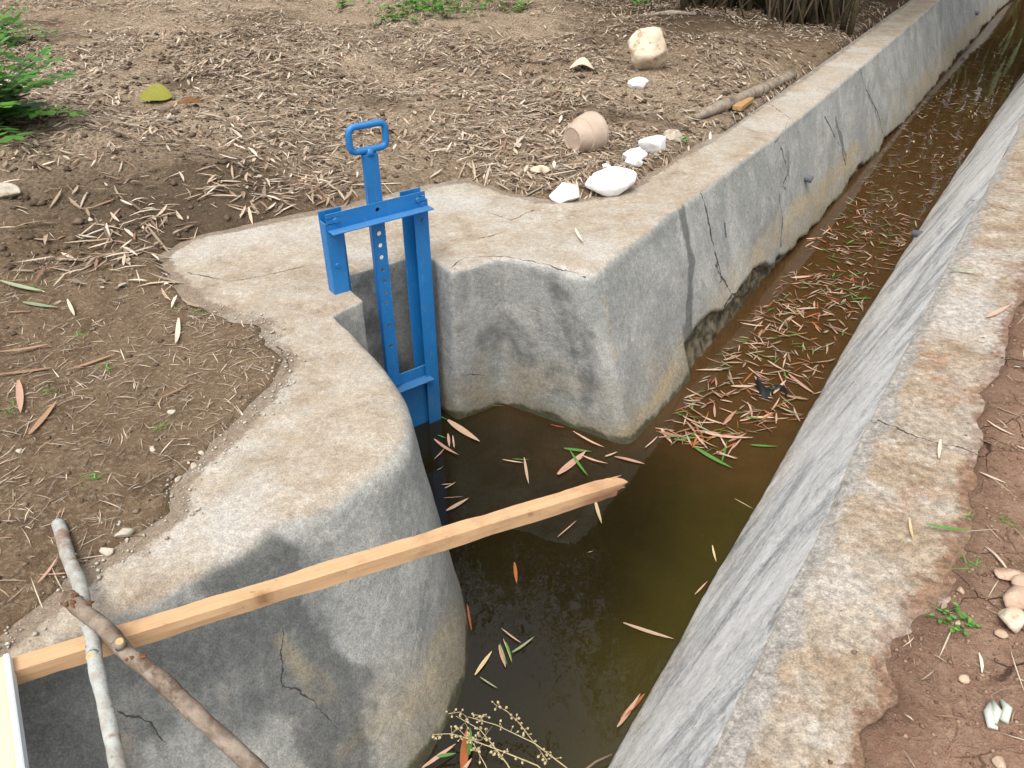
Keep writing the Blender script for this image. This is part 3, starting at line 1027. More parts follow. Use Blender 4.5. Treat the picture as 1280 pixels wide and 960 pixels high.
bed, _u = grid_mesh('canal_bed', BX, BY, BZ, np.ones(BX.shape, bool), bm_.m)
tag(bed, kind='structure')

wm = NT('murky_water')
rip = wm.noise(3.2, 3, .5, vec=wm.scalev(wm.pos(), (1, .55, 1)), dist=.4)
rip2 = wm.noise(14, 2, .5)
nb = wm.bump(rip2, .035, .01, wm.bump(rip, .10, .03))
fr = wm.n('Fresnel', {'IOR': 1.44, 'Normal': nb}).outputs[0]
gl = wm.n('BsdfGlossy', {'Color': (1, 1, 1), 'Roughness': .015, 'Normal': nb})
tr0 = wm.n('BsdfTransparent', {'Color': (0.92, 0.86, 0.70)})
sdist = wm.n('VectorMath', {0: wm.pos(), 1: (DX, DY, 0)}, operation='DOT_PRODUCT').outputs['Value']
shl = wm.step(2.7, 3.9, wm.math('ADD', sdist, wm.math('MULTIPLY', wm.noise(2.2, 4), .8)))
ndist = wm.n('VectorMath', {0: wm.pos(), 1: (DY, -DX, 0)}, operation='DOT_PRODUCT').outputs['Value']
nearbank = wm.step(-.95, -.38, wm.math('ADD', ndist, wm.math('MULTIPLY', wm.math('SUBTRACT', wm.noise(1.6, 3), .5), .5)))
silt = wm.mix(nearbank, wm.mix(wm.noise(3, 4), (0.013, 0.010, 0.004), (0.022, 0.017, 0.006)), (0.060, 0.048, 0.012))
silt = wm.mix(shl, silt, wm.mix(wm.noise(9, 5, .65), (0.060, 0.031, 0.012), (0.135, 0.072, 0.028)))
df = wm.n('BsdfDiffuse', {'Color': silt})
tr = wm.n('MixShader', {0: wm.math('SUBTRACT', .70, wm.math('MULTIPLY', shl, .08)), 1: tr0.outputs[0], 2: df.outputs[0]})
mx = wm.n('MixShader', {0: fr, 1: tr.outputs[0], 2: gl.outputs[0]})
wm.t.links.new(mx.outputs[0], wm.out.inputs['Surface'])
va = wm.n('VolumeAbsorption', {'Color': (0.62, 0.53, 0.10), 'Density': 6.0})
wm.t.links.new(va.outputs[0], wm.out.inputs['Volume'])
wq = []
for s in (-1.7, 32.5):
    for n in (-3.0, 2.5):
        wq.append(W(s, n))
Vw = [(x, y, z) for z in (WZ, -1.5) for (x, y) in wq]
Fw = [(0, 1, 3, 2), (4, 6, 7, 5), (0, 4, 5, 1), (2, 3, 7, 6), (0, 2, 6, 4), (1, 5, 7, 3)]
water = mk('water', Vw, Fw, wm.m)
bpy.context.view_layer.update()
bmw = bmesh.new(); bmw.from_mesh(water.data); bmesh.ops.recalc_face_normals(bmw, faces=bmw.faces); bmw.to_mesh(water.data); bmw.free()
tag(water, kind='structure')

# ------------------------------------------------------------------ the sluice gate
gd = Vector((GD[0], GD[1], 0)); gn = Vector((GN[0], GN[1], 0)); gz = Vector((0, 0, 1))
GM = Vector(((GL[0] + GR[0]) / 2, (GL[1] + GR[1]) / 2, 0)) - gd * .008
HALF = .214
gate = thing('sluice_gate', 'bright blue painted steel sluice gate standing in the concrete recess', 'sluice gate', tuple(GM))


def gp(a, b, z): return GM + gd * a + gn * b + gz * z


def gbox(bm, a, b, z, sa, sb, sz, bev=.0015):
    box_bm(bm, gp(a, b, z), gd, gn, gz, (sa, sb, sz), bev)


for sgn in (-1, 1):
    bm = bmesh.new()
    zt, zb = .315, -1.1
    zc, L = (zt + zb) / 2, zt - zb
    gbox(bm, sgn * (HALF - .010), .012, zc, .070, .006, L)                # front flange
    gbox(bm, sgn * (HALF + .0215), -.015, zc, .006, .047, L)              # web
    gbox(bm, sgn * (HALF - .026), -.040, zc + .018, .101, .006, L + .036)               # rear flange reaches further in
    post = bm_mk('guide_post', bm, M['paint'], gate)
    for bz in ((.10, .0) if sgn > 0 else (.13,)):
        bmb = bmesh.new()
        m4 = Matrix.Translation(gp(sgn * (HALF - .004), .018, bz if sgn < 0 else .225 - .0 * bz)) @ gn.to_track_quat('Z', 'Y').to_matrix().to_4x4()
        bmesh.ops.create_cone(bmb, cap_ends=True, segments=6, radius1=.010, radius2=.009, depth=.009, matrix=m4)
        bmb.verts.index_update()
        bm_mk('bolt', bmb, M['paint'], post)
        break


def plate_holes(bm, org, ua, ub, un, width, z0, z1, holes, r, th):
    """flat plate in the (ua, gz) plane with round holes, thickness th along un"""
    hs = sorted(holes)
    cuts = [z0]
    for h in hs:
        cuts += [h - r * 1.35, h + r * 1.35]
    cuts.append(z1)
    sg = 16
    for side in (0, 1):
        off = un * (th * side)
        def P(a, z): return bm.verts.new(org + ua * a + gz * z + off)
        for i in range(len(cuts) - 1):
            a0, a1 = cuts[i], cuts[i + 1]
            if i % 2 == 0:
                if a1 - a0 > 1e-5:
                    q = [P(-width / 2, a0), P(width / 2, a0), P(width / 2, a1), P(-width / 2, a1)]
                    bm.faces.new(q if side else q[::-1])
            else:
                hz = hs[i // 2]
                ring, sq = [], []
                for k in range(sg):
                    an = 2 * math.pi * (k + .5) / sg
                    c, s = math.cos(an), math.sin(an)
                    m = max(abs(c), abs(s))
                    ring.append(P(c * r, hz + s * r))
                    sq.append(P(c / m * width / 2, hz + s / m * r * 1.35))
                for k in range(sg):
                    l = (k + 1) % sg
                    q = [ring[k], sq[k], sq[l], ring[l]]
                    bm.faces.new(q if side else q[::-1])
    # hole walls
    for hz in hs:
        r0 = [bm.verts.new(org + ua * math.cos(2 * math.pi * (k + .5) / sg) * r + gz * (hz + math.sin(2 * math.pi * (k + .5) / sg) * r)) for k in range(sg)]
        r1 = [bm.verts.new(v.co + un * th) for v in r0]
        for k in range(sg):
            l = (k + 1) % sg
            bm.faces.new((r0[k], r0[l], r1[l], r1[k]))


# top angle iron: upright flange with a pin hole, ledge below it
zbar = .288
bm = bmesh.new()
plate_holes(bm, gp(0, .0165, 0) - gd * .005, gd, gn, gn, .456, zbar, zbar + .066, [zbar + .036], .0100, .006)
for (a) in (-.228, .228):
    gbox(bm, a - .005, .0195, zbar + .033, .0012, .0062, .066, 0)
gbox(bm, -.005, .0195, zbar + .0655, .458, .0062, .0014, 0)
gbox(bm, .003, .042, zbar - .003, .470, .052, .006)
bm.verts.index_update()
top = bm_mk('top_angle', bm, M['paint'], gate)
for a in (-.195, .186):
    bmb = bmesh.new()
    m4 = Matrix.Translation(gp(a, .026, zbar + .036)) @ gn.to_track_quat('Z', 'Y').to_matrix().to_4x4()
    bmesh.ops.create_cone(bmb, cap_ends=True, segments=6, radius1=.0125, radius2=.011, depth=.009, matrix=m4)
    bmb.verts.index_update()
    bm_mk('bolt', bmb, M['paint'], top)


def z_at(v, y):
    k = (480 - v) / FPX
    return CAM_H + y * (k * CP - SP) / (CP + k * SP)


holes = [z_at(v, 3.0) for v in (296, 311, 326, 341, 356, 370, 383, 411, 437)] + [zbar + .036]
LBX = -.004
bm = bmesh.new()
bw, bd = .060, .030
plate_holes(bm, gp(LBX, .010, 0), gd, gn, gn, bw, -.56, .548, holes, .0098, .004)
for a in (-1, 1):
    gbox(bm, LBX + a * (bw / 2 - .0018), .012 - bd / 2, 0, .0036, bd - .004, .548 * 2, 0)
gbox(bm, LBX, .012 - bd / 2, .549, bw, bd + .004, .004, 0)
bm.verts.index_update()
bar = bm_mk('lift_bar', bm, M['paint'], gate)
mk('bar_dark_inside', [tuple(gp(LBX + a * .024, .012 - bd * .5, z)) for a, z in ((-1, .30), (1, .30), (1, .546), (-1, .546))], [(0, 1, 2, 3)], M['dark'], bar)  # near-black sheet standing for the shade in the hollow bar

# handle: rounded ring of bent rod on a short neck
hw, hh, rc = .080, .048, .026
ring = []
hc = gp(LBX, -.003, .614)
for (cx, cz, a0) in ((hw - rc, hh - rc, 0), (-(hw - rc), hh - rc, 90), (-(hw - rc), -(hh - rc), 180), (hw - rc, -(hh - rc), 270)):
    for k in range(7):
        an = R(a0 + 90 * k / 6)
        ring.append(hc + gd * (cx + rc * math.cos(an)) + gz * (cz + rc * math.sin(an)))
mb = MB(); mb.add(tube(ring, .0138, 12, closed=True))
mb.add(tube([gp(LBX, -.003, .546), gp(LBX, -.003, .558), gp(LBX, -.003, .572)], [.024, .019, .017], 12))
mb.build('handle', M['paint'], gate)

# gate leaf with its stiffener
bm = bmesh.new()
gbox(bm, 0, -.012, -.83, .395, .006, .60)
leafp = bm_mk('gate_plate', bm, M['paint'], gate)
bm = bmesh.new()
gbox(bm, 0, -.005, -.545, .385, .008, .060)
gbox(bm, 0, .022, -.578, .385, .060, .007)
st = bm_mk('stiffener', bm, M['paint'], leafp)

# ------------------------------------------------------------------ timber beam
b0, b1 = np.array((*at2(-70, 866, .03), .030)), np.array((*at2(772, 606, .055), .055))
bdv = Vector(b1 - b0); BLn = bdv.length; bdn = bdv.normalized()
bside = Vector((bdn.y, -bdn.x, 0)).normalized()          # towards the viewer
bup = bside.cross(bdn).normalized()
if bup.z < 0: bup = -bup
nL_ = 130
V_, F_, kn, wo = [], [], [], []
hw_, hz_ = .0215, .0215
for i in range(nL_ + 1):
    t = i / nL_
    c = Vector(b0) + bdv * t
    sh = 1.0
    last = sstep(.955, 1.0, t)
    for j, (a, b) in enumerate(((-1, 1), (0, 1), (1, 1), (1, 0), (1, -1), (0, -1), (-1, -1), (-1, 0))):
        q = .0022 * float(fbm(np.array([t * BLn]), np.array([j * 3.3]), .09, 3, 8)[0])
        k = 1 - .20 * float(last) * (.5 + random.random() * .6)
        aa_, bb_ = a * hw_ * k, b * hz_ * k
        if abs(a) == 1 and abs(b) == 1: aa_ *= .965; bb_ *= .965
        p = c + bside * (aa_ + q * a) + bup * (bb_ + q * b)
        if i == nL_: p = p + bdn * random.uniform(-.03, .022)
        V_.append(tuple(p))
        x = t * BLn
        kd = math.hypot((t - .405) / .016, (.0 if j in (2, 3) else 1.0))
        kn.append(max(0, 1 - kd))
        wo.append(float(sstep(.90, .96, t)) * (1.0 if a == 1 and b < 1 else .25))
for i in range(nL_):
    for j in range(8):
        l = (j + 1) % 8
        F_.append((i * 8 + j, i * 8 + l, (i + 1) * 8 + l, (i + 1) * 8 + j))
F_.append(tuple(range(8))); F_.append(tuple(nL_ * 8 + j for j in range(7, -1, -1)))
M['beam'] = wood_mat('sawn_timber', (bdn.x, bdn.y), (0.45, 0.265, 0.135), (0.57, 0.375, 0.215))
beam = thing('timber_beam', 'freshly sawn square timber beam reaching out over the water', 'beam', tuple(b0))
bo = mk('beam_body', V_, F_, M['beam'], beam)
set_attr(bo, 'knot', kn); set_attr(bo, 'worn', wo)
mbs = MB()
for k in range(16):                                      # torn fibres on the broken end
    a, b = random.uniform(-1, 1) * hw_ * .8, random.uniform(-1, 1) * hz_ * .8
    p = Vector(b1) + bside * a + bup * b - bdn * .03
    q = p + bdn * random.uniform(.03, .06) + Vector((random.uniform(-1, 1), random.uniform(-1, 1), random.uniform(-1, 1))) * .008
    mbs.add(tube([p, (p + q) / 2, q], [.004, .003, .0006], 5))
for t_, hgt in ((.64, .018), (.60, .008), (.57, .006)):
    p = Vector(b0) + bdv * t_ - bside * hw_ * .9 + bup * hz_
    mbs.add(tube([p, p + bup * hgt + bdn * .002], [.0015, .0004], 4))
sp = mbs.build('splinters', M['cut_wood'], beam)

# ------------------------------------------------------------------ two sticks lying over the beam
def stick(name, label, pts, rads, mat, knots, torn=None):
    P = [Vector(p) for p in pts]
    fine, fr_ = [], []
    nseg = 16
    for i in range(len(P) - 1):
        p0, p1, p2, p3 = P[max(i - 1, 0)], P[i], P[i + 1], P[min(i + 2, len(P) - 1)]
        for k in range(nseg):
            t = k / nseg
            c = .5 * ((2 * p1) + (p2 - p0) * t + (2 * p0 - 5 * p1 + 4 * p2 - p3) * t * t + (3 * p1 - p0 - 3 * p2 + p3) * t ** 3)
            j = len(fine)
            c = c + Vector((math.sin(j * .37), math.cos(j * .29), math.sin(j * .21))) * .0018
            fine.append(c); fr_.append((rads[i] + (rads[i + 1] - rads[i]) * t) * (1 + .03 * math.sin(j * .8) + .03 * math.sin(j * .33) + random.uniform(-.04, .04)))
    fine.append(P[-1]); fr_.append(rads[-1])
    th = thing(name, label, 'stick', tuple(P[0]))
    mk('bark', *tube(fine, fr_, 12), mat, th, True)
    mk('cut_end', *tube([fine[0] - (fine[1] - fine[0]) * .05, fine[0] + (fine[1] - fine[0]) * .2], fr_[0] * .86, 12), M['cut_wood'], th)
    for (t, d, r, L) in knots:
        i = int(t * (len(fine) - 1)); c = fine[i]; d = Vector(d).normalized()
        base = c + d * fr_[i] * .5
        k = mk('knot_stub', *tube([base, base + d * (fr_[i] * .35 + L * .5), base + d * (fr_[i] * .5 + L)], [r * 1.35, r * 1.1, r], 10), mat, th, True)
        e = base + d * (fr_[i] * .5 + L)
        mk('cut_face', *tube([e - d * .002, e + d * .0012], r * .78, 10), M['cut_wood'], k)
    for t in (torn or []):
        mbt = MB()
        if True:
            i = int(t * (len(fine) - 1))
            for q in range(7):
                c = fine[min(i + q // 2, len(fine) - 1)]
                d = Vector((random.uniform(-1, 1), random.uniform(-1, 1), random.uniform(.1, 1))).normalized()
                mbt.add(tube([c + d * fr_[i] * .8, c + d * fr_[i] * 1.12 + Vector((.008, -.006, 0)) * random.random(), c + d * fr_[i] * 1.35 + Vector((.014, -.01, 0)) * random.random()], [.006, .004, .001], 5))
        mbt.build('torn_bark', M['torn_bark'], th)
    return th


stick('stick', 'pale lichen-flecked stick lying on the soil across the beam, one sawn knot', [at(72, 655, .02), at(92, 712, .045), at(110, 775, .078), at(122, 840, .098), at(150, 965, .12), at(176, 1060, .14)],
      [.0165, .0172, .0158, .0155, .015, .0145], M['lichen_bark'], [(.56, (.15, -.7, .75), .011, .004), (.80, (-.5, -.5, .6), .007, .004)], [.34])
stick('stick', 'thicker brown stick with stub and torn bark crossing over the pale stick', [at(84, 748, .118), at(115, 772, .112), at(165, 820, .085), at(235, 882, .03), at(318, 960, -.05), at(420, 1060, -.16), at(520, 1165, -.30), at(600, 1275, -.46)],
      [.0185, .018, .0175, .0185, .018, .0175, .017, .016], M['brown_bark'], [(.262, (.25, -.3, 1), .010, .022)], [.03, .06, .29])

# ------------------------------------------------------------------ pale board in the corner
q0, q1 = Vector(at(11, 815, .075)), Vector(at(33, 975, .075))
dv = (q1 - q0); q1 = q0 + dv * 1.6; dv = (q1 - q0)
left = Vector((-abs(dv.y), 0, 0)).normalized(); pr = Vector((dv.y, -dv.x, 0)).normalized()
if pr.x > 0: pr = -pr
bd_ = thing('board', 'pale yellow flat board with a white edge lying against the end of the beam', 'board', tuple((q0 + q1) / 2 + pr * .15 - Vector((0, 0, .03))))
def slab(name, c0, c1, w0, w1, z0, z1, mat):
    bm = bmesh.new()
    cen = (c0 + c1) / 2 + pr * (w0 + w1) / 2
    cen.z = (z0 + z1) / 2
    box_bm(bm, cen, (c1 - c0).normalized(), pr, gz, ((c1 - c0).length, w1 - w0, z1 - z0), .003)
    return bm_mk(name, bm, mat, bd_)
slab('edge_strip', q0, q1, 0.0, .013, .040, .076, M['board_edge'])
slab('panel', q0, q1, .0135, .30, .040, .072, M['board_top'])

# ------------------------------------------------------------------ stones and rubble
def rock(name, label, cat, p, size, mat, seed, group=None, cuts=9, rot=0, sink=.2, sub=4, lim=(.55, .85)):
    rnd = random.Random(seed)
    bm = bmesh.new()
    bmesh.ops.create_icosphere(bm, subdivisions=sub, radius=1.0)
    planes = []
    for _ in range(cuts):
        d = Vector((rnd.uniform(-1, 1), rnd.uniform(-1, 1), rnd.uniform(-1, 1))).normalized()
        planes.append((d, rnd.uniform(*lim)))
    co = np.array([v.co for v in bm.verts])
    for d, h_ in planes:
        dd = co @ np.array(d)
        ex = np.clip(dd - h_, 0, None)
        co = co - ex[:, None] * np.array(d) * .94
    nz = fbm(co[:, 0] * 1.3 + co[:, 2], co[:, 1] + co[:, 2] * .7, .8, 4, seed)
    n2 = fbm(co[:, 0] + 3 * co[:, 2], co[:, 1] - 2 * co[:, 2], .2, 3, seed + 5)
    n3 = fbm(co[:, 0] * 2 - co[:, 2], co[:, 1] * 2 + co[:, 2], .35, 4, seed + 9)
    co = co * (1 + .09 * nz + .035 * n2 + .05 * n3)[:, None]
    co /= np.abs(co).max(0)
    co = co * np.array(size) * .5
    c, s = math.cos(rot), math.sin(rot)
    co = np.column_stack([co[:, 0] * c - co[:, 1] * s, co[:, 0] * s + co[:, 1] * c, co[:, 2]])
    co += np.array(p) + np.array((0, 0, size[2] * (.5 - sink)))
    F_ = [[v.index for v in f.verts] for f in bm.faces]
    bm.free()
    o = mk(name, co, F_, mat, None, True, origin=p)
    return tag(o, label, cat, group)


def gpx(u, v, red=False):
    p = ground_pt(u, v, red)
    return p if p[2] > -.004 else at(u, v, .002)


rock('boulder', 'large cream limestone boulder sitting on the dry litter', 'boulder', gpx(810, 86), (.37, .32, .36), M['boulder'], 3, cuts=14, sink=.10, lim=(.66, .84))
rock('stone', 'small pale grey stone in front of the cream boulder', 'stone', gpx(797, 109), (.17, .12, .10), M['lime'], 8, cuts=8)
rock('stone', 'smooth buff stone half out of the picture on the dark soil', 'stone', gpx(8, 246), (.16, .12, .085), M['pale_rock'], 15, cuts=4)
rock('stone', 'tan stone at the end of the white rubble row, by the concrete edge', 'stone', gpx(674, 249), (.12, .07, .05), M['boulder'], 21, cuts=8)
rock('stone', 'buff stone behind the biggest white chunk beside the wall', 'stone', gpx(838, 206), (.14, .09, .09), M['pale_rock'], 23, cuts=6)
RUB = [
        (708, 248, (.20, .14, .12), 'low white rubble chunk next to the tan stone', .2),
        (762, 236, (.33, .20, .18), 'broad white rubble chunk in the middle of the row by the concrete edge', .35),
        (792, 232, (.13, .11, .10), 'small greyish white rubble chunk between two bigger ones', .2),
        (796, 202, (.18, .11, .10), 'white rubble chunk lying farther back behind the others', .5),
        (813, 220, (.26, .16, .15), 'angular white rubble chunk closest to the canal wall', .6),
        (757, 212, (.06, .05, .06), 'tiny white rubble bit behind the broad chunk', .1)]
for i, (u, v, sz, mt, lab) in enumerate([
        (1258, 722, (.085, .045, .03), 'pink_rock', 'long pinkish stone fragment on the red soil, uppermost of the pile'),
        (1268, 752, (.10, .06, .04), 'pink_rock', 'flat orange-pink stone in the middle of the pile on red soil'),
        (1262, 778, (.075, .06, .05), 'boulder', 'pitted buff stone at the bottom of the pile on red soil'),
        (1278, 735, (.07, .05, .035), 'pink_rock', 'pale stone at the rim of the picture in the pile on red soil'),
        (1250, 795, (.03, .025, .02), 'pink_rock', 'thumb-sized pink stone below the pile on red soil'),
        (1205, 850, (.028, .022, .014), 'pink_rock', 'small triangular stone on the cracked red soil'),
        (1248, 955, (.03, .028, .022), 'pink_rock', 'round pinkish pebble on the red soil at the lower rim of the picture'),
        (1200, 740, (.022, .02, .016), 'pink_rock', 'round pebble on the red soil near the small green weed')]):
    rock('stone', lab, 'stone', gpx(u, v, True), sz, M[mt], 80 + i, cuts=8, rot=i * .7, sub=3)
for i, (u, v, d) in enumerate([(133, 688, .045), (155, 667, .05), (240, 581, .035), (252, 566, .022), (214, 516, .03), (190, 562, .025), (25, 565, .025), (222, 600, .03)]):
    rock('pebble', 'small pale pebble half sunk in the brown soil along the concrete edge', 'pebble', gpx(u, v), (d, d * .8, d * .6), M['pale_rock'], 120 + i, 'pebbles along the concrete edge', cuts=10, rot=i, sub=3, sink=.38, lim=(.45, .7))

for i, (u, v, sz, lab, rt) in enumerate(RUB):
    rock('rubble_chunk', lab, 'rubble', gpx(u, v), tuple(c * .98 for c in sz), M['lime'], 50 + i, 'white rubble chunks along the concrete edge', 12, rt, .22, 4, (.45, .72))

# clay pot on its side
pp = Vector(gpx(728, 186))
ax = Vector((.72, .64, .05)).normalized()
a1 = ax.cross(Vector((0, 0, 1))).normalized(); a2 = a1.cross(ax)
prof = [(-.094, .0), (-.094, .060), (-.097, .070), (-.090, .076), (-.055, .088), (-.02, .098), (-.014, .100), (-.010, .108), (.03, .118), (.07, .122), (.076, .126), (.10, .122), (.115, .108), (.118, .09), (.10, .08), (-.07, .06), (-.07, 0)]
pot_c = pp + Vector((0, 0, .082))
V_, F_ = [], []
sg = 40
for (t, r) in prof:
    for k in range(sg):
        an = 2 * math.pi * k / sg
        V_.append(tuple(pot_c + ax * t + (a1 * math.cos(an) + a2 * math.sin(an)) * r))
for i in range(len(prof) - 1):
    for k in range(sg):
        l = (k + 1) % sg
        F_.append((i * sg + k, i * sg + l, (i + 1) * sg + l, (i + 1) * sg + k))
pot = mk('clay_pot', V_, F_, M['clay'], None, False, origin=tuple(pp))
tag(pot, 'pale pink clay pot with stepped rings lying on its side in the litter', 'pot')

# log and plank by the far wall
l0, l1 = Vector(gpx(868, 152)), Vector(gpx(992, 98))
pts = [l0 + (l1 - l0) * t + Vector((0, 0, .035 + .01 * math.sin(t * 5))) + Vector((.02, -.02, 0)) * math.sin(t * 4) for t in np.linspace(0, 1, 14)]
lg = thing('log', 'grey weathered log lying on the litter beside the canal wall', 'log', tuple(l0))
mk('bark', *tube(pts, [.022 + .022 * min(1, i / 3) + .004 * math.sin(i) for i in range(14)], 12), M['log_bark'], lg, True)
pw0, pw1 = Vector(gpx(905, 153)), Vector(gpx(945, 140))
bm = bmesh.new()
dpl = (pw1 - pw0); dpl.z = 0
box_bm(bm, (pw0 + pw1) / 2 + Vector((0, 0, .03)), dpl.normalized(), gz.cross(dpl.normalized()), gz, (.30, .07, .035), .004)
tag(bm_mk('plank', bm, M['wood_piece'], None, False, tuple((pw0 + pw1) / 2)), 'short brown offcut of plank between the log and the canal wall', 'plank')
r0 = [Vector(gpx(u, v)) + Vector((0, 0, .015)) for u, v in ((800, 22), (840, 20), (870, 22))]
tag(mk('branch', *tube(r0, [.02, .028, .015], 8), M['log_bark'], None, True, tuple(r0[0])), 'short dark branch lying on the litter behind the cream boulder', 'branch')

# ------------------------------------------------------------------ leaves
def leaf_geo(L, w, fold=.25, curl=.1, twist=0., st=7, taper=1.2):
    """one bamboo leaf along +x, midrib folded"""
    V_, F_ = [], []
    for i in range(st):
        t = i / (st - 1)
        ww = w * .5 * (math.sin(math.pi * min(1, t * .92 + .06)) ** .75) * (1 - .25 * t)
        if i == st - 1: ww = w * .02
        z = curl * L * (4 * (t - .5) ** 2 - .0)
        x = (t - .5) * L
        a = twist * (t - .5)
        for sgn, f in ((-1, 1), (0, 0), (1, 1)):
            y, zz = sgn * ww * math.cos(fold), ww * math.sin(fold) * f
            V_.append((x, y * math.cos(a) - zz * math.sin(a), z + y * math.sin(a) + zz * math.cos(a)))
    for i in range(st - 1):
        for j in range(2):
            F_.append((i * 3 + j, (i + 1) * 3 + j, (i + 1) * 3 + j + 1, i * 3 + j + 1))
    return V_, F_


TEMPL = {}
def leaf_mesh(color, var):
    k = (color, var)
    if k not in TEMPL:
        rnd = random.Random(hash(var) % 97 + 5)
        w, fold, curl, tw = [(.095, .25, .03, .2), (.075, .6, .05, .5), (.11, .2, .02, -.3), (.07, .9, .02, .1), (.085, .35, .06, -.6), (.10, .45, .00, .4)][var]
        V_, F_ = leaf_geo(1.0, w, fold, curl, tw)
        me = bpy.data.meshes.new('bamboo_leaf'); me.from_pydata(V_, [], F_); me.update(); me.shade_smooth()
        me.materials.append(M[color]); TEMPL[k] = me
    return TEMPL[k]


def leaf(p, yaw, L, color, var, label, group, tilt=0., roll=0., wide=1.0):
    o = bpy.data.objects.new('bamboo_leaf', leaf_mesh(color, var))
    COL.objects.link(o)
    o.location = p; o.scale = (L, L * wide, L)
    o.rotation_euler = (roll, tilt, yaw)
    return tag(o, label, 'leaf', group)


def leaf_px(u0, v0, u1, v1, z, color, var, label, group=None, wide=1.0, dz=.004, roll=0.):
    if z is None:
        a, b = Vector(gpx(u0, v0)), Vector(gpx(u1, v1))
    elif z == 'red':
        a, b = Vector(gpx(u0, v0, True)), Vector(gpx(u1, v1, True))
    else:
        a, b = Vector(at(u0, v0, z)), Vector(at(u1, v1, z))
    d = b - a
    return leaf((a + b) / 2 + Vector((0, 0, dz)), math.atan2(d.y, d.x), max(.02, d.length), color, var, label, group, -math.atan2(d.z, math.hypot(d.x, d.y)), roll, wide)


CN = {'brown': 'dull brown', 'buff': 'dry buff', 'pink': 'pinkish dry', 'rust': 'rust-brown', 'leafgreen': 'fresh green', 'sage': 'faded grey-green', 'straw': 'straw-yellow', 'cream': 'cream-coloured'}
pool = [(628, 576, 655, 580, 'buff'), (655, 575, 661, 608, 'buff'), (697, 595, 733, 565, 'pink'), (702, 590, 731, 572, 'pink'), (728, 572, 760, 582, 'pink'), (768, 572, 806, 581, 'pink'),
        (688, 532, 706, 536, 'rust'), (716, 542, 755, 562, 'pink'), (756, 572, 772, 566, 'buff'), (697, 673, 721, 652, 'pink'), (743, 625, 752, 658, 'straw'), (643, 704, 646, 731, 'rust'), (779, 781, 842, 801, 'buff'),
        (584, 758, 590, 792, 'rust'), (560, 527, 600, 554, 'buff'), (577, 524, 598, 514, 'buff'), (543, 552, 574, 572, 'pink'), (560, 543, 562, 560, 'pink'), (566, 546, 568, 562, 'buff'), (543, 576, 556, 562, 'pink'),
        (558, 640, 586, 624, 'buff'), (555, 624, 580, 622, 'pink'), (556, 612, 570, 604, 'buff'), (552, 607, 566, 606, 'pink'), (546, 589, 554, 585, 'buff'),
        (627, 788, 652, 806, 'buff'), (624, 808, 632, 836, 'pink'), (629, 800, 640, 830, 'straw'), (640, 818, 668, 798, 'sage'), (632, 804, 640, 828, 'leafgreen'), (625, 806, 634, 834, 'leafgreen'),
        (712, 566, 735, 598, 'leafgreen'), (705, 562, 740, 566, 'leafgreen'), (610, 509, 630, 508, 'leafgreen'), (548, 521, 562, 527, 'leafgreen'), (547, 545, 558, 549, 'leafgreen'), (640, 575, 662, 576, 'leafgreen'),
        (806, 562, 822, 547, 'buff'), (826, 537, 840, 556, 'pink'), (838, 558, 850, 548, 'buff'), (771, 912, 800, 870, 'pink'), (776, 900, 806, 868, 'rust'), (868, 745, 884, 728, 'pink'), (734, 692, 741, 690, 'straw'),
        (526, 523, 548, 522, 'buff'), (918, 625, 942, 638, 'straw'), (890, 684, 895, 705, 'straw'), (594, 845, 615, 815, 'straw'), (600, 848, 622, 862, 'sage')]
for i, (u0, v0, u1, v1, c) in enumerate(pool):
    near_gate = v0 < 570 and u0 < 605
    if u0 < 605 and v0 < 645: where, g = 'floating at the foot of the wall nose near the blue gate', 'leaves floating beside the wall nose'
    elif v0 > 700: where, g = 'floating in the dark pool below the beam', 'leaves floating in the pool below the beam'
    else: where, g = 'floating between the beam and the corner of the gate recess', 'leaves floating behind the beam'
    leaf_px(u0, v0, u1, v1, WZ, c, i % 6, f'{CN[c]} bamboo leaf {where}', f'{CN[c]} {g}', 1.0 + .3 * (i % 3), .006)
# leaf raft along the canal
raft_named = [(865, 560, 915, 588, 'leafgreen'), (902, 580, 908, 554, 'leafgreen'), (938, 558, 972, 560, 'leafgreen'), (908, 573, 918, 556, 'buff'), (880, 545, 942, 551, 'pink'), (868, 540, 900, 543, 'buff'), (985, 470, 1018, 495, 'pink'), (1015, 495, 1030, 490, 'buff')]
for i, (u0, v0, u1, v1, c) in enumerate(raft_named):
    leaf_px(u0, v0, u1, v1, WZ, c, i % 6, f'{CN[c]} bamboo leaf in the thick leaf raft at the mouth of the canal', f'{CN[c]} leaves in the canal raft', 1.3, .008)
cnt = 0
rl = random.Random(5)
while cnt < 225:
    s = 2.98 + 3.3 * rl.random() ** 2.1
    lo = -1.0 + (0.06 if s > 3.7 else .02); hi = float(nr_foot(s)) - .02
    n = rl.uniform(lo, hi)
    if s < 3.22 and n > -.62: continue
    if float(fbm(np.array([s]), np.array([n]), .35, 3, 201)[0]) < (-.5 if s < 4.0 else -.12): continue
    c = rl.choices(['buff', 'pink', 'rust', 'leafgreen', 'sage', 'brown'], [.30, .26, .14, .10, .07, .13])[0]
    yaw = rl.gauss(-.25, .75) if rl.random() < .7 else rl.uniform(0, 6.28)
    x, y = W(s, n)
    leaf((x, y, WZ + rl.uniform(.004, .016)), yaw, rl.uniform(.06, .155), c, rl.randrange(6), f'{CN[c]} bamboo leaf in the thick leaf raft at the mouth of the canal', f'{CN[c]} leaves in the canal raft', rl.gauss(0, .06), rl.gauss(0, .3), rl.uniform(.9, 1.5))
    cnt += 1
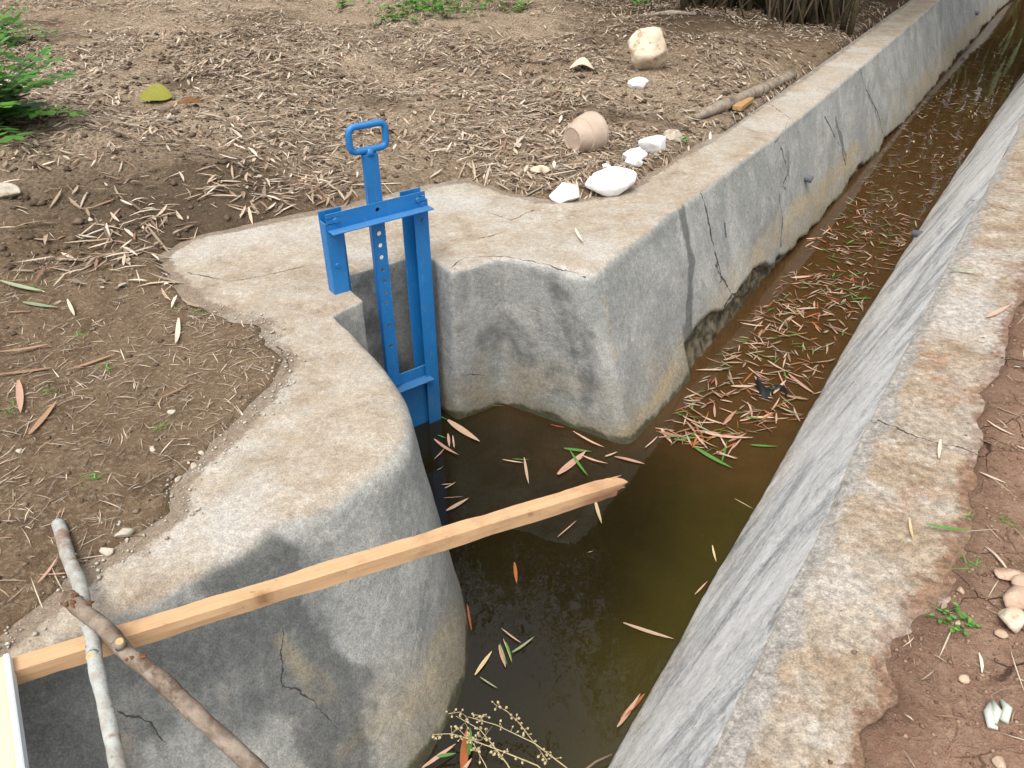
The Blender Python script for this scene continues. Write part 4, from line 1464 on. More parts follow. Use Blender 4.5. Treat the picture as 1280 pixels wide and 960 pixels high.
# single leaves on the soil and the concrete
solo = [(25, 480, 28, 521, None, 'pink', 'pinkish leaf standing out on the bare soil near the left rim of the picture'), (38, 547, 73, 504, None, 'brown', 'brown folded leaf on the bare soil below the upright pinkish one'),
        (225, 404, 221, 436, None, 'cream', 'pale leaf alone on the soil in the bay of the concrete edge'), (0, 472, 70, 463, None, 'brown', 'long brown leaf strip lying level on the bare soil'), (96, 463, 146, 445, None, 'brown', 'long brown leaf pointing at the concrete bay'),
        (200, 502, 241, 482, None, 'brown', 'light brown leaf on the soil short of the concrete edge'), (2, 355, 56, 368, None, 'sage', 'long grey-green leaf on the soil below the smooth buff stone'), (30, 381, 75, 388, None, 'sage', 'second grey-green leaf just below a longer one on the soil'),
        (86, 379, 95, 400, None, 'cream', 'pale split leaf on the soil by the grey-green leaves'), (0, 444, 64, 434, None, 'brown', 'brown strip of leaf above the upright pinkish leaf'), (10, 393, 40, 392, None, 'brown', 'short brown leaf under the grey-green leaves'),
        (59, 752, 75, 700, None, 'pink', 'long pinkish leaf beside the pale stick, outer of two'), (68, 756, 86, 716, None, 'pink', 'long pinkish leaf beside the pale stick, inner of two'), (0, 676, 17, 675, None, 'brown', 'brown leaf tip at the left rim of the picture beside the pale stick'),
        (719, 290, 729, 307, .006, 'cream', 'cream leaf alone on the tan concrete behind the recess corner'), (1174, 553, 1172, 577, .006, 'cream', 'cream leaf on the coping slab just below the long crack'), (1232, 400, 1262, 384, 'red', 'buff', 'pale leaf on the soil beside the coping under the shade'),
        (1156, 660, 1216, 668, .012, 'leafgreen', 'narrow green blade lying across the coping and red soil'), (1224, 552, 1242, 560, 'red', 'brown', 'brown leaf at the soil edge by the crack end'),
        (1190, 337, 1230, 345, .010, 'sage', 'thin faded green blade on the far coping slab'), (1135, 652, 1140, 680, .008, 'straw', 'thin straw lying on the coping slab')]
for i, (u0, v0, u1, v1, z, c, lab) in enumerate(solo):
    leaf_px(u0, v0, u1, v1, z, c, (i * 2) % 6, lab, None, 1.2, .010)

# yellow leaf and brown leaf scrap farther back
def broad_leaf(name, label, p, L, w, mat, yaw, arch, tip=.25):
    V_, F_ = [], []
    for i in range(11):
        t = i / 10
        ww = w * .5 * math.sin(math.pi * t) ** .7
        for j in range(5):
            a = (j - 2) / 2
            x, y = (t - .5) * L, a * ww
            z = .02 + arch * (1 - (2 * t - 1) ** 2) + tip * y + .12 * abs(a) * ww + .004 * math.sin(9 * t + 3 * a)
            V_.append((p[0] + x * math.cos(yaw) - y * math.sin(yaw), p[1] + x * math.sin(yaw) + y * math.cos(yaw), p[2] + z))
    for i in range(10):
        for j in range(4):
            F_.append((i * 5 + j, (i + 1) * 5 + j, (i + 1) * 5 + j + 1, i * 5 + j + 1))
    return tag(mk(name, V_, F_, mat, None, True, origin=p), label, 'leaf')


broad_leaf('broad_leaf', 'broad yellow-green fallen leaf arched over the dry litter', gpx(196, 126), .24, .15, M['yellowleaf'], .05, .02, .55)
broad_leaf('broad_leaf', 'pale brown triangular leaf scrap near the cream boulder', gpx(727, 89), .20, .12, M['cream'], -.1, .05)
broad_leaf('broad_leaf', 'dark brown curled leaf beside the yellow-green leaf', gpx(240, 136), .16, .07, M['torn_bark'], .3, .01)

# ------------------------------------------------------------------ litter: nobody could count it
PAL = np.array([(0.36, 0.265, 0.18), (0.43, 0.335, 0.24), (0.55, 0.465, 0.36), (0.26, 0.175, 0.12), (0.27, 0.155, 0.10), (0.20, 0.15, 0.108), (0.40, 0.335, 0.25), (0.13, 0.095, 0.065)])


def strips(cx, cy, cz, yaw, L, w, bend, lift, fold, tiltz, col, st=4):
    N = len(cx)
    t = np.linspace(-.5, .5, st)
    X = t[None, :] * L[:, None]
    Yc = bend[:, None] * L[:, None] * (4 * t[None, :] ** 2 - .5)
    Zc = lift[:, None] * L[:, None] * (1 - 4 * t[None, :] ** 2) + tiltz[:, None] * X
    prof = np.clip(np.sin(np.pi * (t * .86 + .5)), .12, 1)
    hw = w[:, None] * .5 * prof[None, :]
    c, s = np.cos(yaw)[:, None], np.sin(yaw)[:, None]
    out = np.zeros((N, st, 3, 3))
    for j, a in enumerate((-1, 0, 1)):
        y = Yc + a * hw
        out[:, :, j, 0] = cx[:, None] + X * c - y * s
        out[:, :, j, 1] = cy[:, None] + X * s + y * c
        out[:, :, j, 2] = cz[:, None] + Zc + abs(a) * hw * fold[:, None]
    V_ = out.reshape(-1, 3)
    base = (np.arange(N) * st * 3)[:, None]
    q = []
    for i in range(st - 1):
        for j in range(2):
            q.append(np.array([i * 3 + j, (i + 1) * 3 + j, (i + 1) * 3 + j + 1, i * 3 + j + 1]))
    q = np.array(q)
    F_ = (base[:, :, None] + q[None]).reshape(-1, 4)
    C = np.repeat(col, st * 3, axis=0)
    return V_, F_, C


def scatter(name, N, xr, yr, densf, hf, lens, wids, palw, zoff, lift=.015, fold=.2, dark=None):
    xs, ys = [], []
    got = 0
    while got < N:
        x = RNG.uniform(*xr, 60000); y = RNG.uniform(*yr, 60000)
        d = densf(x, y)
        k = RNG.random(60000) < d
        xs.append(x[k]); ys.append(y[k]); got += k.sum()
        if k.sum() == 0: break
    x = np.concatenate(xs)[:N]; y = np.concatenate(ys)[:N]; n = len(x)
    yaw = RNG.uniform(0, 6.28, n)
    L = RNG.uniform(*lens, n) * RNG.uniform(.6, 1.1, n); w = RNG.uniform(*wids, n)
    z = hf(x, y)
    e = .5 * L
    zt = hf(x + np.cos(yaw) * e * .8, y + np.sin(yaw) * e * .8); zb = hf(x - np.cos(yaw) * e * .8, y - np.sin(yaw) * e * .8)
    tz = np.clip((zt - zb) / (1.6 * e), -.7, .7) + RNG.normal(0, .10, n)
    z = np.maximum(z, (zt + zb) / 2) + zoff * RNG.random(n) + .003
    col = PAL[RNG.choice(len(PAL), n, p=np.array(palw) / sum(palw))] * RNG.uniform(.6, 1.2, (n, 1))
    V_, F_, C = strips(x, y, z, yaw, L, w, RNG.normal(0, .03, n), RNG.normal(0, lift, n), RNG.uniform(-.1, 1, n) * fold * 2, tz, col)
    o = mk(name, V_, F_.tolist(), M['litter'], None, False, None, np.clip(C, 0, 1))
    return tag(o, kind='stuff')


def back_zone(x, y):
    a = sstep(2.9, 4.2, y - .12 * x + .4 * fbm(x, y, .8, 3, 301))
    a = a * (.10 + .90 * sstep(-.25, .20, fbm(x, y, .6, 4, 303)))
    fall = 1 / (1 + (np.clip(y - 4, 0, 20) / 7.0) ** 2)
    a = a * (1 - .62 * sstep(.5, -.6, x) * sstep(5.2, 4.2, y))
    return np.clip(a * fall, 0, 1) * (sdf_poly(x, y) > -.015)


def soil_flat(x, y): return soil_h(x, y)


lit = scatter('leaf_litter', 14000, (-7.5, 6.5), (2.6, 12.5), back_zone, soil_flat, (.05, .16), (.009, .022), [3, 4, 4, 2, 1.2, 2, 3, 1.2], .03)
bits = scatter('leaf_litter', 15000, (-7.5, 6.5), (2.4, 11), back_zone, soil_flat, (.018, .06), (.008, .026), [3, 4, 3, 3, 1, 4, 3, 3], .02, .06, .3)
tag(bits, 'broken flakes of dry leaf trodden into the ground behind the gate', 'leaf litter')
tag(lit, 'mat of dry buff bamboo leaves covering the ground behind the gate', 'leaf litter')
st1 = scatter('leaf_litter', 34000, (-7.5, 6.5), (2.6, 11), back_zone, soil_flat, (.04, .13), (.0025, .0065), [2, 5, 7, .6, .3, 1, 5, .5], .025)
tag(st1, 'thin dry straw and twig bits strewn over the ground behind the gate', 'leaf litter')


def near_zone(x, y):
    sd = sdf_poly(x, y)
    return .6 * sstep(3.6, 2.6, y) * (sd > .01) * (.3 + .7 * sstep(-.3, .3, fbm(x, y, .4, 3, 311)))


st2 = scatter('leaf_litter', 4600, (-4.0, 0), (.9, 3.7), near_zone, soil_flat, (.025, .09), (.0013, .0038), [2, 4, 4, .6, .4, 2, 4, 1], .004, .05)
tag(st2, 'fine pale straw scattered on the bare brown soil by the concrete bay', 'leaf litter')


def pile_zone(x, y):
    d = 0
    for (u, v, r) in ((195, 325, .13), (215, 350, .10), (240, 378, .10), (120, 320, .2), (180, 285, .2), (330, 262, .2), (410, 245, .18), (290, 250, .2), (440, 235, .12), (1e9, 0, 1)):
        if u > 1e8: continue
        px_, py_ = at2(u, v)
        d = np.maximum(d, np.exp(-((x - px_) ** 2 + (y - py_) ** 2) / r ** 2))
    return d * (sdf_poly(x, y) > -.05)


pl = scatter('leaf_litter', 160, (-2.2, 0), (2.6, 4.2), pile_zone, soil_flat, (.09, .18), (.010, .020), [3, 4, 3.5, 3, 2, 1, 2, .4], .025, .04)
tag(pl, 'drift of larger pinkish buff leaves heaped against the back edge of the concrete', 'leaf litter')


def mid_zone(x, y):
    return sstep(2.9, 3.4, y) * sstep(6.0, 4.6, y) * sstep(1.0, -.5, x) * (sdf_poly(x, y) > .0) * (.15 + .85 * sstep(-.2, .4, fbm(x, y, .5, 3, 331)))
ml = scatter('leaf_litter', 230, (-5, 1.2), (2.8, 6.2), mid_zone, soil_flat, (.08, .17), (.009, .017), [3, 4, 4, 3, 1.6, 2, 2, 1], .02, .04)
tag(ml, 'long curled dry leaves on the dark soil behind the concrete', 'leaf litter')


def red_zone(x, y):
    s, n = SN(x, y)
    return .5 * (n > nr_soil(s) + .01) * (n < 3)
bits2 = scatter('leaf_litter', 1300, (.4, 6.5), (-.2, 8), red_zone, red_h, (.02, .11), (.004, .013), [3, 4, 4, 2, 1, 2, 3, 1], .006, .03)
tag(bits2, 'broken dry leaves scattered on the red soil beside the coping', 'leaf litter')
st3 = scatter('leaf_litter', 2600, (.4, 6.5), (-.2, 8), red_zone, red_h, (.03, .12), (.0014, .004), [2, 4, 5, 1, .6, 2, 4, 1], .004, .05)
tag(st3, 'sparse dry straw on the red soil beside the coping', 'leaf litter')


def far_canal(x, y):
    s, n = SN(x, y)
    return (s > 3.0) * ((s > 3.3) | (n < -.62)) * (s < 17) * (n > n_in(s) + .3) * (n < nr_foot(s) - .02) * .8 * (.25 + .75 * sstep(-.3, .1, fbm(s, n, .6, 3, 341))) / (1 + (np.clip(s - 3.5, 0, 99) / 4) ** 2)
PAL_keep = PAL.copy()
PAL *= .8
PAL[4] = (.075, .16, .04); PAL[7] = (.14, .20, .08); PAL[2] = (.40, .27, .19); PAL[5] = (.26, .10, .05)
fl = scatter('leaf_litter', 1000, (.6, 9.5), (2.6, 15.5), far_canal, lambda x, y: np.full(np.shape(x), WZ + .004), (.05, .14), (.006, .014), [3, 3, 2, 3, 1.3, 2.5, 1.5, .8], .010, .02)
tag(fl, 'mat of smaller soggy leaves and leaf bits floating along the canal', 'leaf litter')
PAL[:] = PAL_keep
# crumbs of soil and grit
def crumbs(name, label, N, xr, yr, densf, hf, rr_, col0, col1, mat):
    xs = RNG.uniform(*xr, N * 6); ys = RNG.uniform(*yr, N * 6)
    k = RNG.random(N * 6) < densf(xs, ys)
    x, y = xs[k][:N], ys[k][:N]; n = len(x)
    r = rr_[0] * (rr_[1] / rr_[0]) ** (RNG.random(n) ** 2.2)
    z = hf(x, y) + r * .25
    dirs = np.array([(1, 0, 0), (-1, 0, 0), (0, 1, 0), (0, -1, 0), (0, 0, 1), (0, 0, -1)], float)
    tri = np.array([(0, 2, 4), (2, 1, 4), (1, 3, 4), (3, 0, 4), (2, 0, 5), (1, 2, 5), (3, 1, 5), (0, 3, 5)])
    a = RNG.uniform(0, 6.28, n)
    V_ = dirs[None] * (r[:, None, None] * RNG.uniform(.6, 1.3, (n, 6, 1)))
    c, s = np.cos(a)[:, None], np.sin(a)[:, None]
    vx = V_[..., 0] * c - V_[..., 1] * s; vy = V_[..., 0] * s + V_[..., 1] * c
    V_ = np.stack([vx + x[:, None], vy + y[:, None], V_[..., 2] * .7 + z[:, None]], -1).reshape(-1, 3)
    F_ = ((np.arange(n) * 6)[:, None, None] + tri[None]).reshape(-1, 3)
    t = RNG.random((n, 1))
    C = np.repeat(np.array(col0) * (1 - t) + np.array(col1) * t, 6, axis=0)
    o = mk(name, V_, F_.tolist(), mat, None, True, None, C)
    return tag(o, label, 'soil crumbs', None, 'stuff')


crumbs('gravel', 'crumbs of brown soil and grit on the bare ground', 9000, (-4.5, 1.4), (.9, 5.0), lambda x, y: (sdf_poly(x, y) > -.02) * .9, soil_flat, (.0022, .014), (.085, .06, .04), (.22, .165, .115), M['litter'])
crumbs('gravel', 'dark clods of turned soil behind the concrete', 7000, (-6, 4), (2.9, 8.0), lambda x, y: (sdf_poly(x, y) > 0) * (.15 + .85 * sstep(-.1, .4, fbm(x, y, .7, 4, 351))) * sstep(2.9, 3.4, y), soil_flat, (.006, .034), (.055, .038, .025), (.15, .108, .072), M['litter'])
crumbs('gravel', 'pale mortar grit along the concrete edge', 1500, (-1.9, -.3), (1.0, 2.9), lambda x, y: np.exp(-(sdf_poly(x, y) / .05) ** 2) * (sdf_poly(x, y) > -.06), lambda x, y: np.maximum(soil_h(x, y), 0.003), (.002, .008), (.36, .32, .26), (.52, .48, .41), M['litter'])
crumbs('gravel', 'crumbs of red soil along the coping', 9000, (.3, 3.2), (.1, 4.5), lambda x, y: np.exp(-np.abs(SN(x, y)[1] - nr_soil(SN(x, y)[0]) - .03) / np.where(SN(x, y)[1] > nr_soil(SN(x, y)[0]) + .03, .4, .035)), lambda x, y: np.maximum(red_h(x, y), .004), (.0015, .0075), (.12, .068, .045), (.34, .225, .155), M['litter'])

# ------------------------------------------------------------------ dry seed stalk over the water
def twig(mb, pts, r0, r1, seg=5):
    n = len(pts)
    mb.add(tube(pts, [r0 + (r1 - r0) * i / (n - 1) for i in range(n)], seg))


zs_ = WZ + .10
stk = thing('seed_stalk', 'dry branching seed stalk leaning over the water at the foot of the wall', 'dry plant', at(735, 985, WZ))
mb, pods = MB(), MB()
br = [[(735, 985), (706, 958), (668, 929), (620, 906), (585, 896)], [(668, 929), (650, 905), (635, 890), (618, 880)], [(700, 985), (672, 957), (630, 940), (590, 925), (565, 917), (540, 918)],
      [(650, 985), (634, 955), (615, 930), (600, 912), (570, 895)], [(620, 985), (606, 955), (592, 930), (572, 910)], [(585, 900), (572, 912), (562, 918)], [(615, 908), (602, 925), (588, 925)], [(585, 897), (575, 890), (560, 892)], [(600, 900), (605, 895), (590, 893)], [(668, 929), (680, 945), (684, 952)]]
for bi, b in enumerate(br):
    pts = [Vector(at(u, v, WZ + .04 + .10 * i / len(b))) for i, (u, v) in enumerate(b)]
    twig(mb, pts, .0028 if bi in (0, 2, 3) else .0018, .0009)
    for i in range(len(pts) - 1):
        for k in range(6 if bi < 5 else 3):
            c = pts[i].lerp(pts[i + 1], random.random())
            if i == 0 and bi in (0, 2, 3, 4): continue
            d = Vector((random.uniform(-1, 1), random.uniform(-1, 1), random.uniform(-.5, 1))).normalized()
            e = c + d * random.uniform(.008, .02)
            twig(mb, [c, e], .0009, .0007, 4)
            r = random.uniform(.0028, .0052)
            pods.add(tube([e - d * r * .8, e - d * r * .3, e + d * r * .6, e + d * r * 1.4], [r * .25, r, r * .85, r * .1], 6))
mb.add((pods.v, pods.f)); mb.build('seed_head', M['stalk'], stk)
for (u0, v0, u1, v1, c, lab, w) in [(578, 968, 584, 912, 'rust', 'broad rust-brown leaf standing under the dry seed stalk', 2.0), (586, 946, 588, 912, 'leafgreen', 'broad green leaf next to the rust one under the seed stalk', 2.2), (545, 948, 570, 944, 'leafgreen', 'dark green leaf lying at the wall foot beside the seed stalk', 1.8), (528, 962, 570, 932, 'pink', 'long pink leaf bent against the wall foot beside the seed stalk', 1.0), (575, 970, 590, 950, 'pink', 'short pink leaf below the rust leaf under the seed stalk', 1.8)]:
    leaf_px(u0, v0, u1, v1, WZ + .02, c, 2, lab, None, w, .01, .3)
tw = [Vector(at(u, v, WZ + .03)) for u, v in ((724, 968), (745, 952), (765, 943))]
tag(mk('twig', *tube(tw, [.004, .004, .003], 6), M['twig'], None, True, tuple(tw[0])), 'bent pale twig in the water against the sloping bank', 'twig')

# dark scrap in the canal
bp = Vector(at(968, 488, WZ))
V_, F_ = [], []
for i in range(9):
    for j in range(5):
        t, a = i / 8, j / 4
        u = 945 + 38 * t; v = 478 + 22 * t + 9 * math.sin(t * 6)
        q = Vector(at(u, v, WZ)) + Vector((0.02, .05, 0)) * (a - .5) * (1.2 + math.sin(t * 5))
        V_.append((q.x, q.y, WZ + .012 + .03 * math.sin(math.pi * a) * (.5 + .5 * math.sin(t * 7 + 1))))
for i in range(8):
    for j in range(4):
        F_.append((i * 5 + j, (i + 1) * 5 + j, (i + 1) * 5 + j + 1, i * 5 + j + 1))
tag(mk('plastic_scrap', V_, F_, M['black'], None, True, tuple(bp)), 'crumpled black plastic scrap caught in the floating leaf raft', 'scrap')
# crumpled white scrap on the red soil
mb = MB()
for k, ln in enumerate(([(1236, 882), (1233, 895), (1238, 910), (1246, 913)], [(1250, 878), (1257, 890), (1254, 904)], [(1240, 880), (1244, 893), (1240, 905)])):
    pts = [Vector(gpx(u, v, True)) + Vector((0, 0, .008 + .004 * math.sin(i * 2))) for i, (u, v) in enumerate(ln)]
    mb.add(tube(pts, [.004, .010, .009, .004][:len(pts)], 6))
tag(mb.build('paper_scrap', M['scrap'], None, True, gpx(1244, 896, True)), 'crumpled whitish scrap lying on the cracked red soil', 'scrap')

# ------------------------------------------------------------------ weeds
def oval(mb, c, d, n, L, w, col):
    s = d.cross(n).normalized()
    P = [c, c + d * L * .3 + s * w * .5 + n * .002, c + d * L * .7 + s * w * .42, c + d * L, c + d * L * .7 - s * w * .42, c + d * L * .3 - s * w * .5 + n * .002, c + d * L * .5 - n * .003]
    mb.add(([tuple(p) for p in P], [(0, 1, 6), (1, 2, 6), (2, 3, 6), (3, 4, 6), (4, 5, 6), (5, 0, 6)]), col)


def green(lo=.7, hi=1.3, y=.0):
    k = random.uniform(lo, hi)
    return (.085 * k + y, .225 * k + y * .8, .038 * k)


def weed_pinnate(label, base, fronds, Lr, lean, leaflet, group=None):
    th = thing('weed', label, 'weed', base, group)
    st_, lf = MB(), MB()
    for k in range(fronds):
        az = random.uniform(0, 6.28); el = random.uniform(.3, 1.25)
        L = random.uniform(*Lr)
        d = (Vector((math.cos(az) * math.cos(el), math.sin(az) * math.cos(el), math.sin(el))) + Vector(lean) * random.random()).normalized()
        p = Vector(base) + Vector((random.gauss(0, .05), random.gauss(0, .05), 0))
        pts = [p]
        for i in range(10):
            d = (d + Vector((0, 0, -.07))).normalized()
            p = p + d * L / 10; pts.append(p)
        twig(st_, pts, .003, .001, 5)
        yv = .03 if random.random() < .25 else 0
        for i in range(3, 11):
            for sg_ in (-1, 1):
                dd = (pts[i] - pts[i - 1]).normalized()
                side = dd.cross(Vector((0, 0, 1))).normalized() * sg_
                lv = (side + dd * .35 + Vector((0, 0, random.uniform(-.25, .15)))).normalized()
                oval(lf, pts[i], lv, Vector((random.uniform(-.2, .2), random.uniform(-.2, .2), 1)).normalized(), leaflet * random.uniform(.7, 1.1), leaflet * .60, green(y=yv))
        oval(lf, pts[-1], (pts[-1] - pts[-2]).normalized(), Vector((0, 0, 1)), leaflet, leaflet * .55, green())
    st_.c = [(.08, .12, .035)] * len(st_.v); lf.add((st_.v, st_.f)); lf.c += st_.c
    lf.build('foliage', M['green'], th, False)
    return th


weed_pinnate('leafy green weed with rows of oval leaflets on the bank, behind the smooth buff stone', tuple(Vector(gpx(-34, 168))), 95, (.32, .78), (.25, .2, .95), .092)
weed_pinnate('leafy weed with oval leaflets standing behind the bigger clump at the corner of the picture', tuple(Vector(gpx(-20, 60))), 30, (.3, .65), (.3, .1, .3), .075)


def weed_broad(label, base, n, rad, size, group=None, tall=.12):
    th = thing('weed', label, 'weed', base, group)
    st_, lf = MB(), MB()
    for k in range(n):
        x, y = random.gauss(0, rad * .5), random.gauss(0, rad * .4)
        b = Vector(base) + Vector((x, y, 0))
        b.z = float(soil_h(np.array([b.x]), np.array([b.y]))[0]) if label.find('red') < 0 and label.find('coping') < 0 else base[2]
        t = b + Vector((random.gauss(0, .02), random.gauss(0, .02), tall * random.uniform(.4, 1.1)))
        twig(st_, [b, b.lerp(t, .5) + Vector((.006, 0, 0)), t], .0022, .001, 4)
        for q in range(4):
            az = random.uniform(0, 6.28)
            dd = Vector((math.cos(az), math.sin(az), random.uniform(-.2, .5))).normalized()
            oval(lf, b.lerp(t, random.uniform(.4, 1)), dd, Vector((random.uniform(-.4, .4), random.uniform(-.4, .4), 1)).normalized(), size * random.uniform(.6, 1.2), size * .62, green(.8, 1.6, .02 if random.random() < .3 else 0))
    st_.c = [(.08, .12, .035)] * len(st_.v); lf.add((st_.v, st_.f)); lf.c += st_.c
    lf.build('foliage', M['green'], th, False)
    return th


weed_broad('broad-leaved bright weed patch at the back of the clearing', gpx(530, 18), 46, .55, .075, None, .16)
weed_broad('low weed tuft in front of the broad-leaved patch at the back', gpx(485, 27), 12, .2, .07, None, .10)
weed_broad('pale green weeds trailing back from the broad-leaved patch', gpx(598, 3), 40, .8, .07, None, .14)
weed_broad('single small weed on the dark litter between the patch and the boulder', gpx(652, 14), 8, .12, .06, None, .16)
weed_broad('little weed on the litter behind the cream boulder', gpx(800, 14), 5, .1, .06, None, .14)
weed_broad('small yellowish weed at the back rim of the clearing', gpx(428, 10), 6, .15, .07, None, .1)
weed_broad('small green weed tucked between the angular rubble and the canal wall', gpx(847, 206), 6, .05, .03, None, .05)


def tuft(label, base, n, L, group=None):
    th = thing('grass_tuft', label, 'grass', base, group)
    mb = MB()
    for k in range(n):
        az = random.uniform(0, 6.28); el = random.uniform(.3, 1.2)
        d = Vector((math.cos(az) * math.cos(el), math.sin(az) * math.cos(el), math.sin(el)))
        p = Vector(base) + Vector((random.gauss(0, .012), random.gauss(0, .012), -.002)); l = L * random.uniform(.5, 1.1)
        sd = d.cross(Vector((0, 0, 1))).normalized() * random.uniform(.0015, .003)
        P = []
        for i in range(5):
            t = i / 4
            c = p + d * l * t + Vector((0, 0, -.5 * l * t * t))
            c.z = max(c.z, base[2] + .002)
            P += [tuple(c - sd * (1 - t * .9)), tuple(c + sd * (1 - t * .9))]
        mb.add((P, [(2 * i, 2 * i + 1, 2 * i + 3, 2 * i + 2) for i in range(4)]), green(.8, 1.5, .02))
    mb.build('blades', M['green'], th, False)
    return th


weed_broad('small bright weed on the red soil below the stone pile', gpx(1195, 778, True), 9, .026, .016, None, .022)
tuft('thin grass sprout on the red soil above the stone pile', gpx(1212, 708, True), 9, .05)
tuft('wispy grass sprout on the red soil next to the green blade', gpx(1252, 650, True), 7, .05)
tuft('grass sprout on the red soil at the coping corner', gpx(1208, 645, True), 7, .04)
for i, (u, v) in enumerate([(135, 462), (25, 505), (60, 492), (8, 515), (100, 420), (118, 600), (40, 360), (215, 385), (195, 535), (250, 390)]):
    tuft('tiny green grass sprout on the bare brown soil by the concrete bay', gpx(u, v), 9, .05, 'grass sprouts on the bare soil')

# ------------------------------------------------------------------ bamboo at the back and over the canal
CULM = {}
def culm_path(var):
    rnd = random.Random(900 + var)
    H = rnd.uniform(7.5, 9.5); lean = rnd.uniform(.6, 2.6)
    pts = []
    for i in range(15):
        t = i / 14
        pts.append((lean * t ** 2.2, 0, H * (t - .10 * t ** 3)))
    return pts


def bamboo(label, base, n, spread, az_c, az_w, leaves, seed, group='bamboo clumps at the back'):
    rnd = random.Random(seed)
    th = thing('bamboo_clump', label, 'bamboo', base, group)
    Lx, Ly, Lz, La, Lt = [], [], [], [], []
    for k in range(n):
        var = k % 4
        if var not in CULM:
            P = culm_path(var)
            V_, F_ = [], []
            rad = []
            pts2 = []
            for i in range(len(P) - 1):
                for q, (f, rr2) in enumerate(((0, 1.0), (.88, .97), (.94, 1.16))):
                    p = [P[i][c] + (P[i + 1][c] - P[i][c]) * f for c in range(3)]
                    pts2.append(p); rad.append(.036 * (1 - .8 * (i + f) / len(P)) * rr2)
            pts2.append(P[-1]); rad.append(.006)
            V_, F_ = tube(pts2, rad, 8)
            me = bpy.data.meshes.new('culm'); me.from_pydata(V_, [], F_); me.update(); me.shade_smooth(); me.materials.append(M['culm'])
            CULM[var] = me
        o = bpy.data.objects.new('culm', CULM[var]); COL.objects.link(o); o.parent = th
        a = az_c + rnd.gauss(0, az_w)
        off = Vector((rnd.gauss(0, spread), rnd.gauss(0, spread * .7), -.05))
        o.location = off; sc = rnd.uniform(.85, 1.12)
        o.rotation_euler = (0, 0, a); o.scale = (sc, sc, sc)
        P = culm_path(var)
        for q in range(leaves):
            t = rnd.uniform(.28, 1.0) if rnd.random() < .93 else rnd.uniform(.1, .3)
            i = min(int(t * 14), 13); f = t * 14 - i
            p = [P[i][c] + (P[i + 1][c] - P[i][c]) * f for c in range(3)]
            px_ = p[0] * math.cos(a) * sc; py_ = p[0] * math.sin(a) * sc
            rr2 = abs(rnd.gauss(0, .55)) ; ra = rnd.uniform(0, 6.28)
            Lx.append(base[0] + off.x + px_ + rr2 * math.cos(ra)); Ly.append(base[1] + off.y + py_ + rr2 * math.sin(ra))
            Lz.append(base[2] + p[2] * sc + rnd.gauss(0, .25) - rr2 * .35)
    ok = np.array(Lz) > base[2] + 1.9
    Lx, Ly, Lz = np.array(Lx)[ok], np.array(Ly)[ok], np.array(Lz)[ok]
    N = len(Lx)
    col = np.array([(.050, .105, .022), (.075, .135, .030), (.032, .075, .016)])[RNG.integers(0, 3, N)] * RNG.uniform(.7, 1.3, (N, 1))
    V_, F_, C = strips(np.array(Lx), np.array(Ly), np.array(Lz), RNG.uniform(0, 6.28, N), RNG.uniform(.14, .28, N), RNG.uniform(.02, .04, N), RNG.normal(0, .05, N), RNG.normal(0, .1, N), np.full(N, .3), RNG.normal(-1.1, .7, N), col, 3)
    mk('foliage', V_, F_.tolist(), M['green'], th, False, None, C)
    # dead twigs and bent shoots at the foot
    mb = MB()
    for k in range(26):
        p = Vector(base) + Vector((rnd.gauss(0, spread * 1.2), rnd.gauss(-.15, spread * .8), 0))
        q = p + Vector((rnd.uniform(-.7, .7), rnd.uniform(-.6, .3), rnd.uniform(.3, 1.2)))
        twig(mb, [p, p.lerp(q, .5) + Vector((0, 0, rnd.uniform(0, .2))), q], rnd.uniform(.005, .012), .003, 5)
    mb.build('dead_twigs', M['twig'], th)
    return th


def gz_at(x, y): return float(soil_h(np.array([x]), np.array([y]))[0])
bamboo('dense bamboo clump growing right beside the far canal wall', (3.12, 9.05, gz_at(3.12, 9.05)), 26, .24, R(-100), .9, 330, 1)
bamboo('bamboo clump with dark stems behind the log, away from the canal wall', (2.30, 9.55, gz_at(2.30, 9.55)), 24, .30, R(-125), .8, 330, 2)
bamboo('bamboo clump standing behind the two front clumps, in their shade', (3.3, 10.4, gz_at(3.3, 10.4)), 26, .40, R(-95), 1.0, 330, 7)
bamboo('bamboo clump farthest back along the canal wall', (4.9, 12.2, gz_at(4.9, 12.2)), 24, .4, R(-50), 1.2, 520, 3)
bamboo('bamboo clump on the red-soil side of the far canal', (*W(11.2, 1.75), .05), 26, .35, R(150), .9, 560, 4)

bamboo('bamboo clump whose crown arches forward over the water, behind the boulder', (1.0, 11.3, gz_at(1.0, 11.3)), 26, .6, R(-112), .55, 330, 8)
bamboo('bamboo clump behind the clearing in line with the blue gate', (-1.3, 11.9, gz_at(-1.3, 11.9)), 24, .6, R(-80), .5, 380, 9)
bamboo('bamboo clump closing the clearing behind the broad-leaved weeds', (0.2, 12.3, gz_at(0.2, 12.3)), 26, .6, R(-90), .6, 480, 5)
bamboo('bamboo clump at the back of the clearing farther from the canal', (-3.4, 13.0, gz_at(-3.4, 13.0)), 22, .6, R(-75), .7, 420, 6)

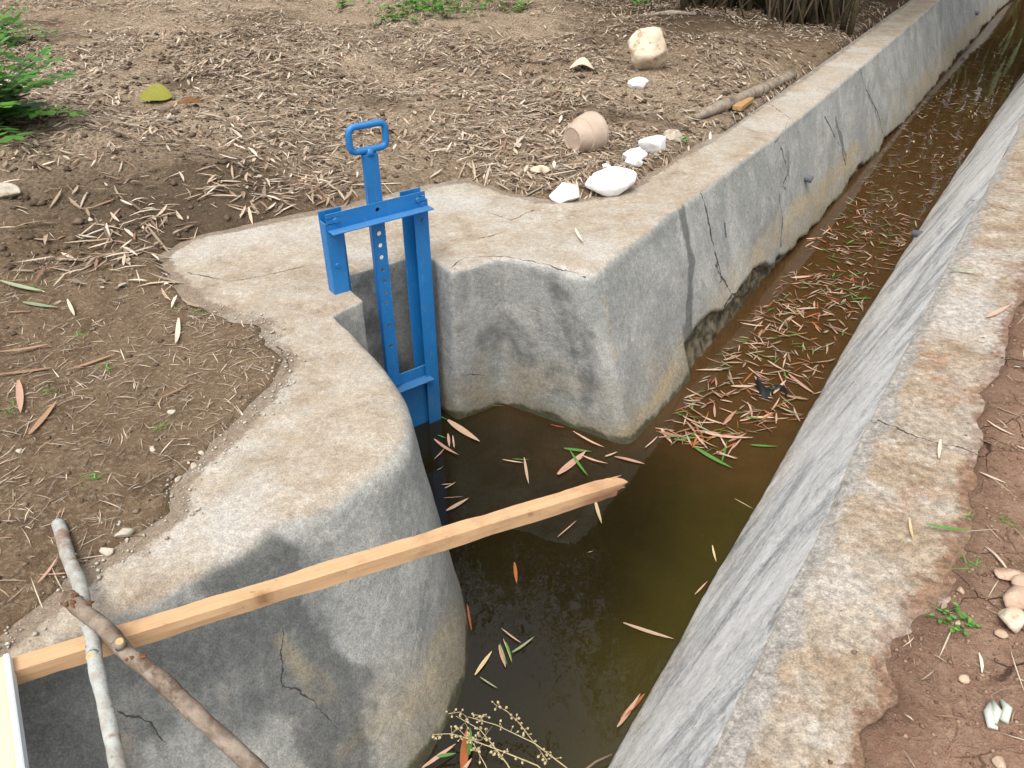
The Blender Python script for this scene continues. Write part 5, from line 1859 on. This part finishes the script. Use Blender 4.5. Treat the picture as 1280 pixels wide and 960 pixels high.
# far-off wood that reads as one mass behind the clearing
N = 34000
nh_ = N // 2
x = RNG.uniform(-6, 7, nh_); y = 14.8 + RNG.random(nh_) * 3.0 + .6 * np.sin(x * 1.7); z = RNG.uniform(.1, 9.5, nh_)
es, en = RNG.uniform(21, 25, N - nh_), RNG.uniform(-5, 11, N - nh_)
x = np.concatenate([x, es * DX + en * DY]); y = np.concatenate([y, es * DY - en * DX]); z = np.concatenate([z, -.8 + 10 * RNG.random(N - nh_) ** 1.4])
k = (fbm(x, z, 1.6, 4, 401) > -.30) | (z < 5)
x, y, z = x[k], y[k], z[k]; N = len(x)
col = np.array([(.045, .09, .02), (.065, .115, .028), (.03, .06, .015)])[RNG.integers(0, 3, N)] * RNG.uniform(.7, 1.3, (N, 1))
V_, F_, C = strips(x, y, z, RNG.uniform(0, 6.28, N), RNG.uniform(.3, .6, N), RNG.uniform(.06, .12, N), RNG.normal(0, .05, N), RNG.normal(0, .1, N), np.full(N, .3), RNG.normal(-2.2, 1.0, N), col, 3)
wd = mk('woods', V_, F_.tolist(), M['green'], None, False, None, C)
tag(wd, 'dark wood of bamboo closing off the back of the clearing', 'woods', None, 'stuff')

# ------------------------------------------------------------------ light
SUN_EL, SUN_AZ = R(64), R(200)                            # azimuth clockwise from +Y: behind and to the left
sd = bpy.data.lights.new('sun', 'SUN')
sd.energy = 0.6; sd.angle = R(28); sd.color = (1.0, .95, .87)
so = bpy.data.objects.new('sun', sd); COL.objects.link(so)
dirv = Vector((math.sin(SUN_AZ) * math.cos(SUN_EL), math.cos(SUN_AZ) * math.cos(SUN_EL), math.sin(SUN_EL)))
so.rotation_euler = dirv.to_track_quat('Z', 'Y').to_euler()
so.location = (0, 0, 12); so['kind'] = 'helper'
w = bpy.data.worlds.new('World'); S.world = w; w.use_nodes = True
nt = w.node_tree; nt.nodes.clear()
sky = nt.nodes.new('ShaderNodeTexSky'); sky.sky_type = 'NISHITA'; sky.sun_disc = False
sky.sun_elevation = SUN_EL; sky.sun_rotation = SUN_AZ; sky.dust_density = 6.0; sky.air_density = 1.2
hs = nt.nodes.new('ShaderNodeHueSaturation'); hs.inputs['Saturation'].default_value = .30
bg = nt.nodes.new('ShaderNodeBackground'); bg.inputs['Strength'].default_value = .15
ow = nt.nodes.new('ShaderNodeOutputWorld')
nt.links.new(sky.outputs[0], hs.inputs['Color']); nt.links.new(hs.outputs[0], bg.inputs[0]); nt.links.new(bg.outputs[0], ow.inputs[0])

vs = S.view_settings
vs.view_transform = 'Standard'; vs.look = 'None'; vs.exposure = 0.82; vs.gamma = 1.0; vs.use_curve_mapping = False
S.render.engine = 'CYCLES'
S.cycles.max_bounces = 8
S.cycles.transparent_max_bounces = 12
S.cycles.caustics_reflective = False; S.cycles.caustics_refractive = False
S.cycles.use_denoising = True
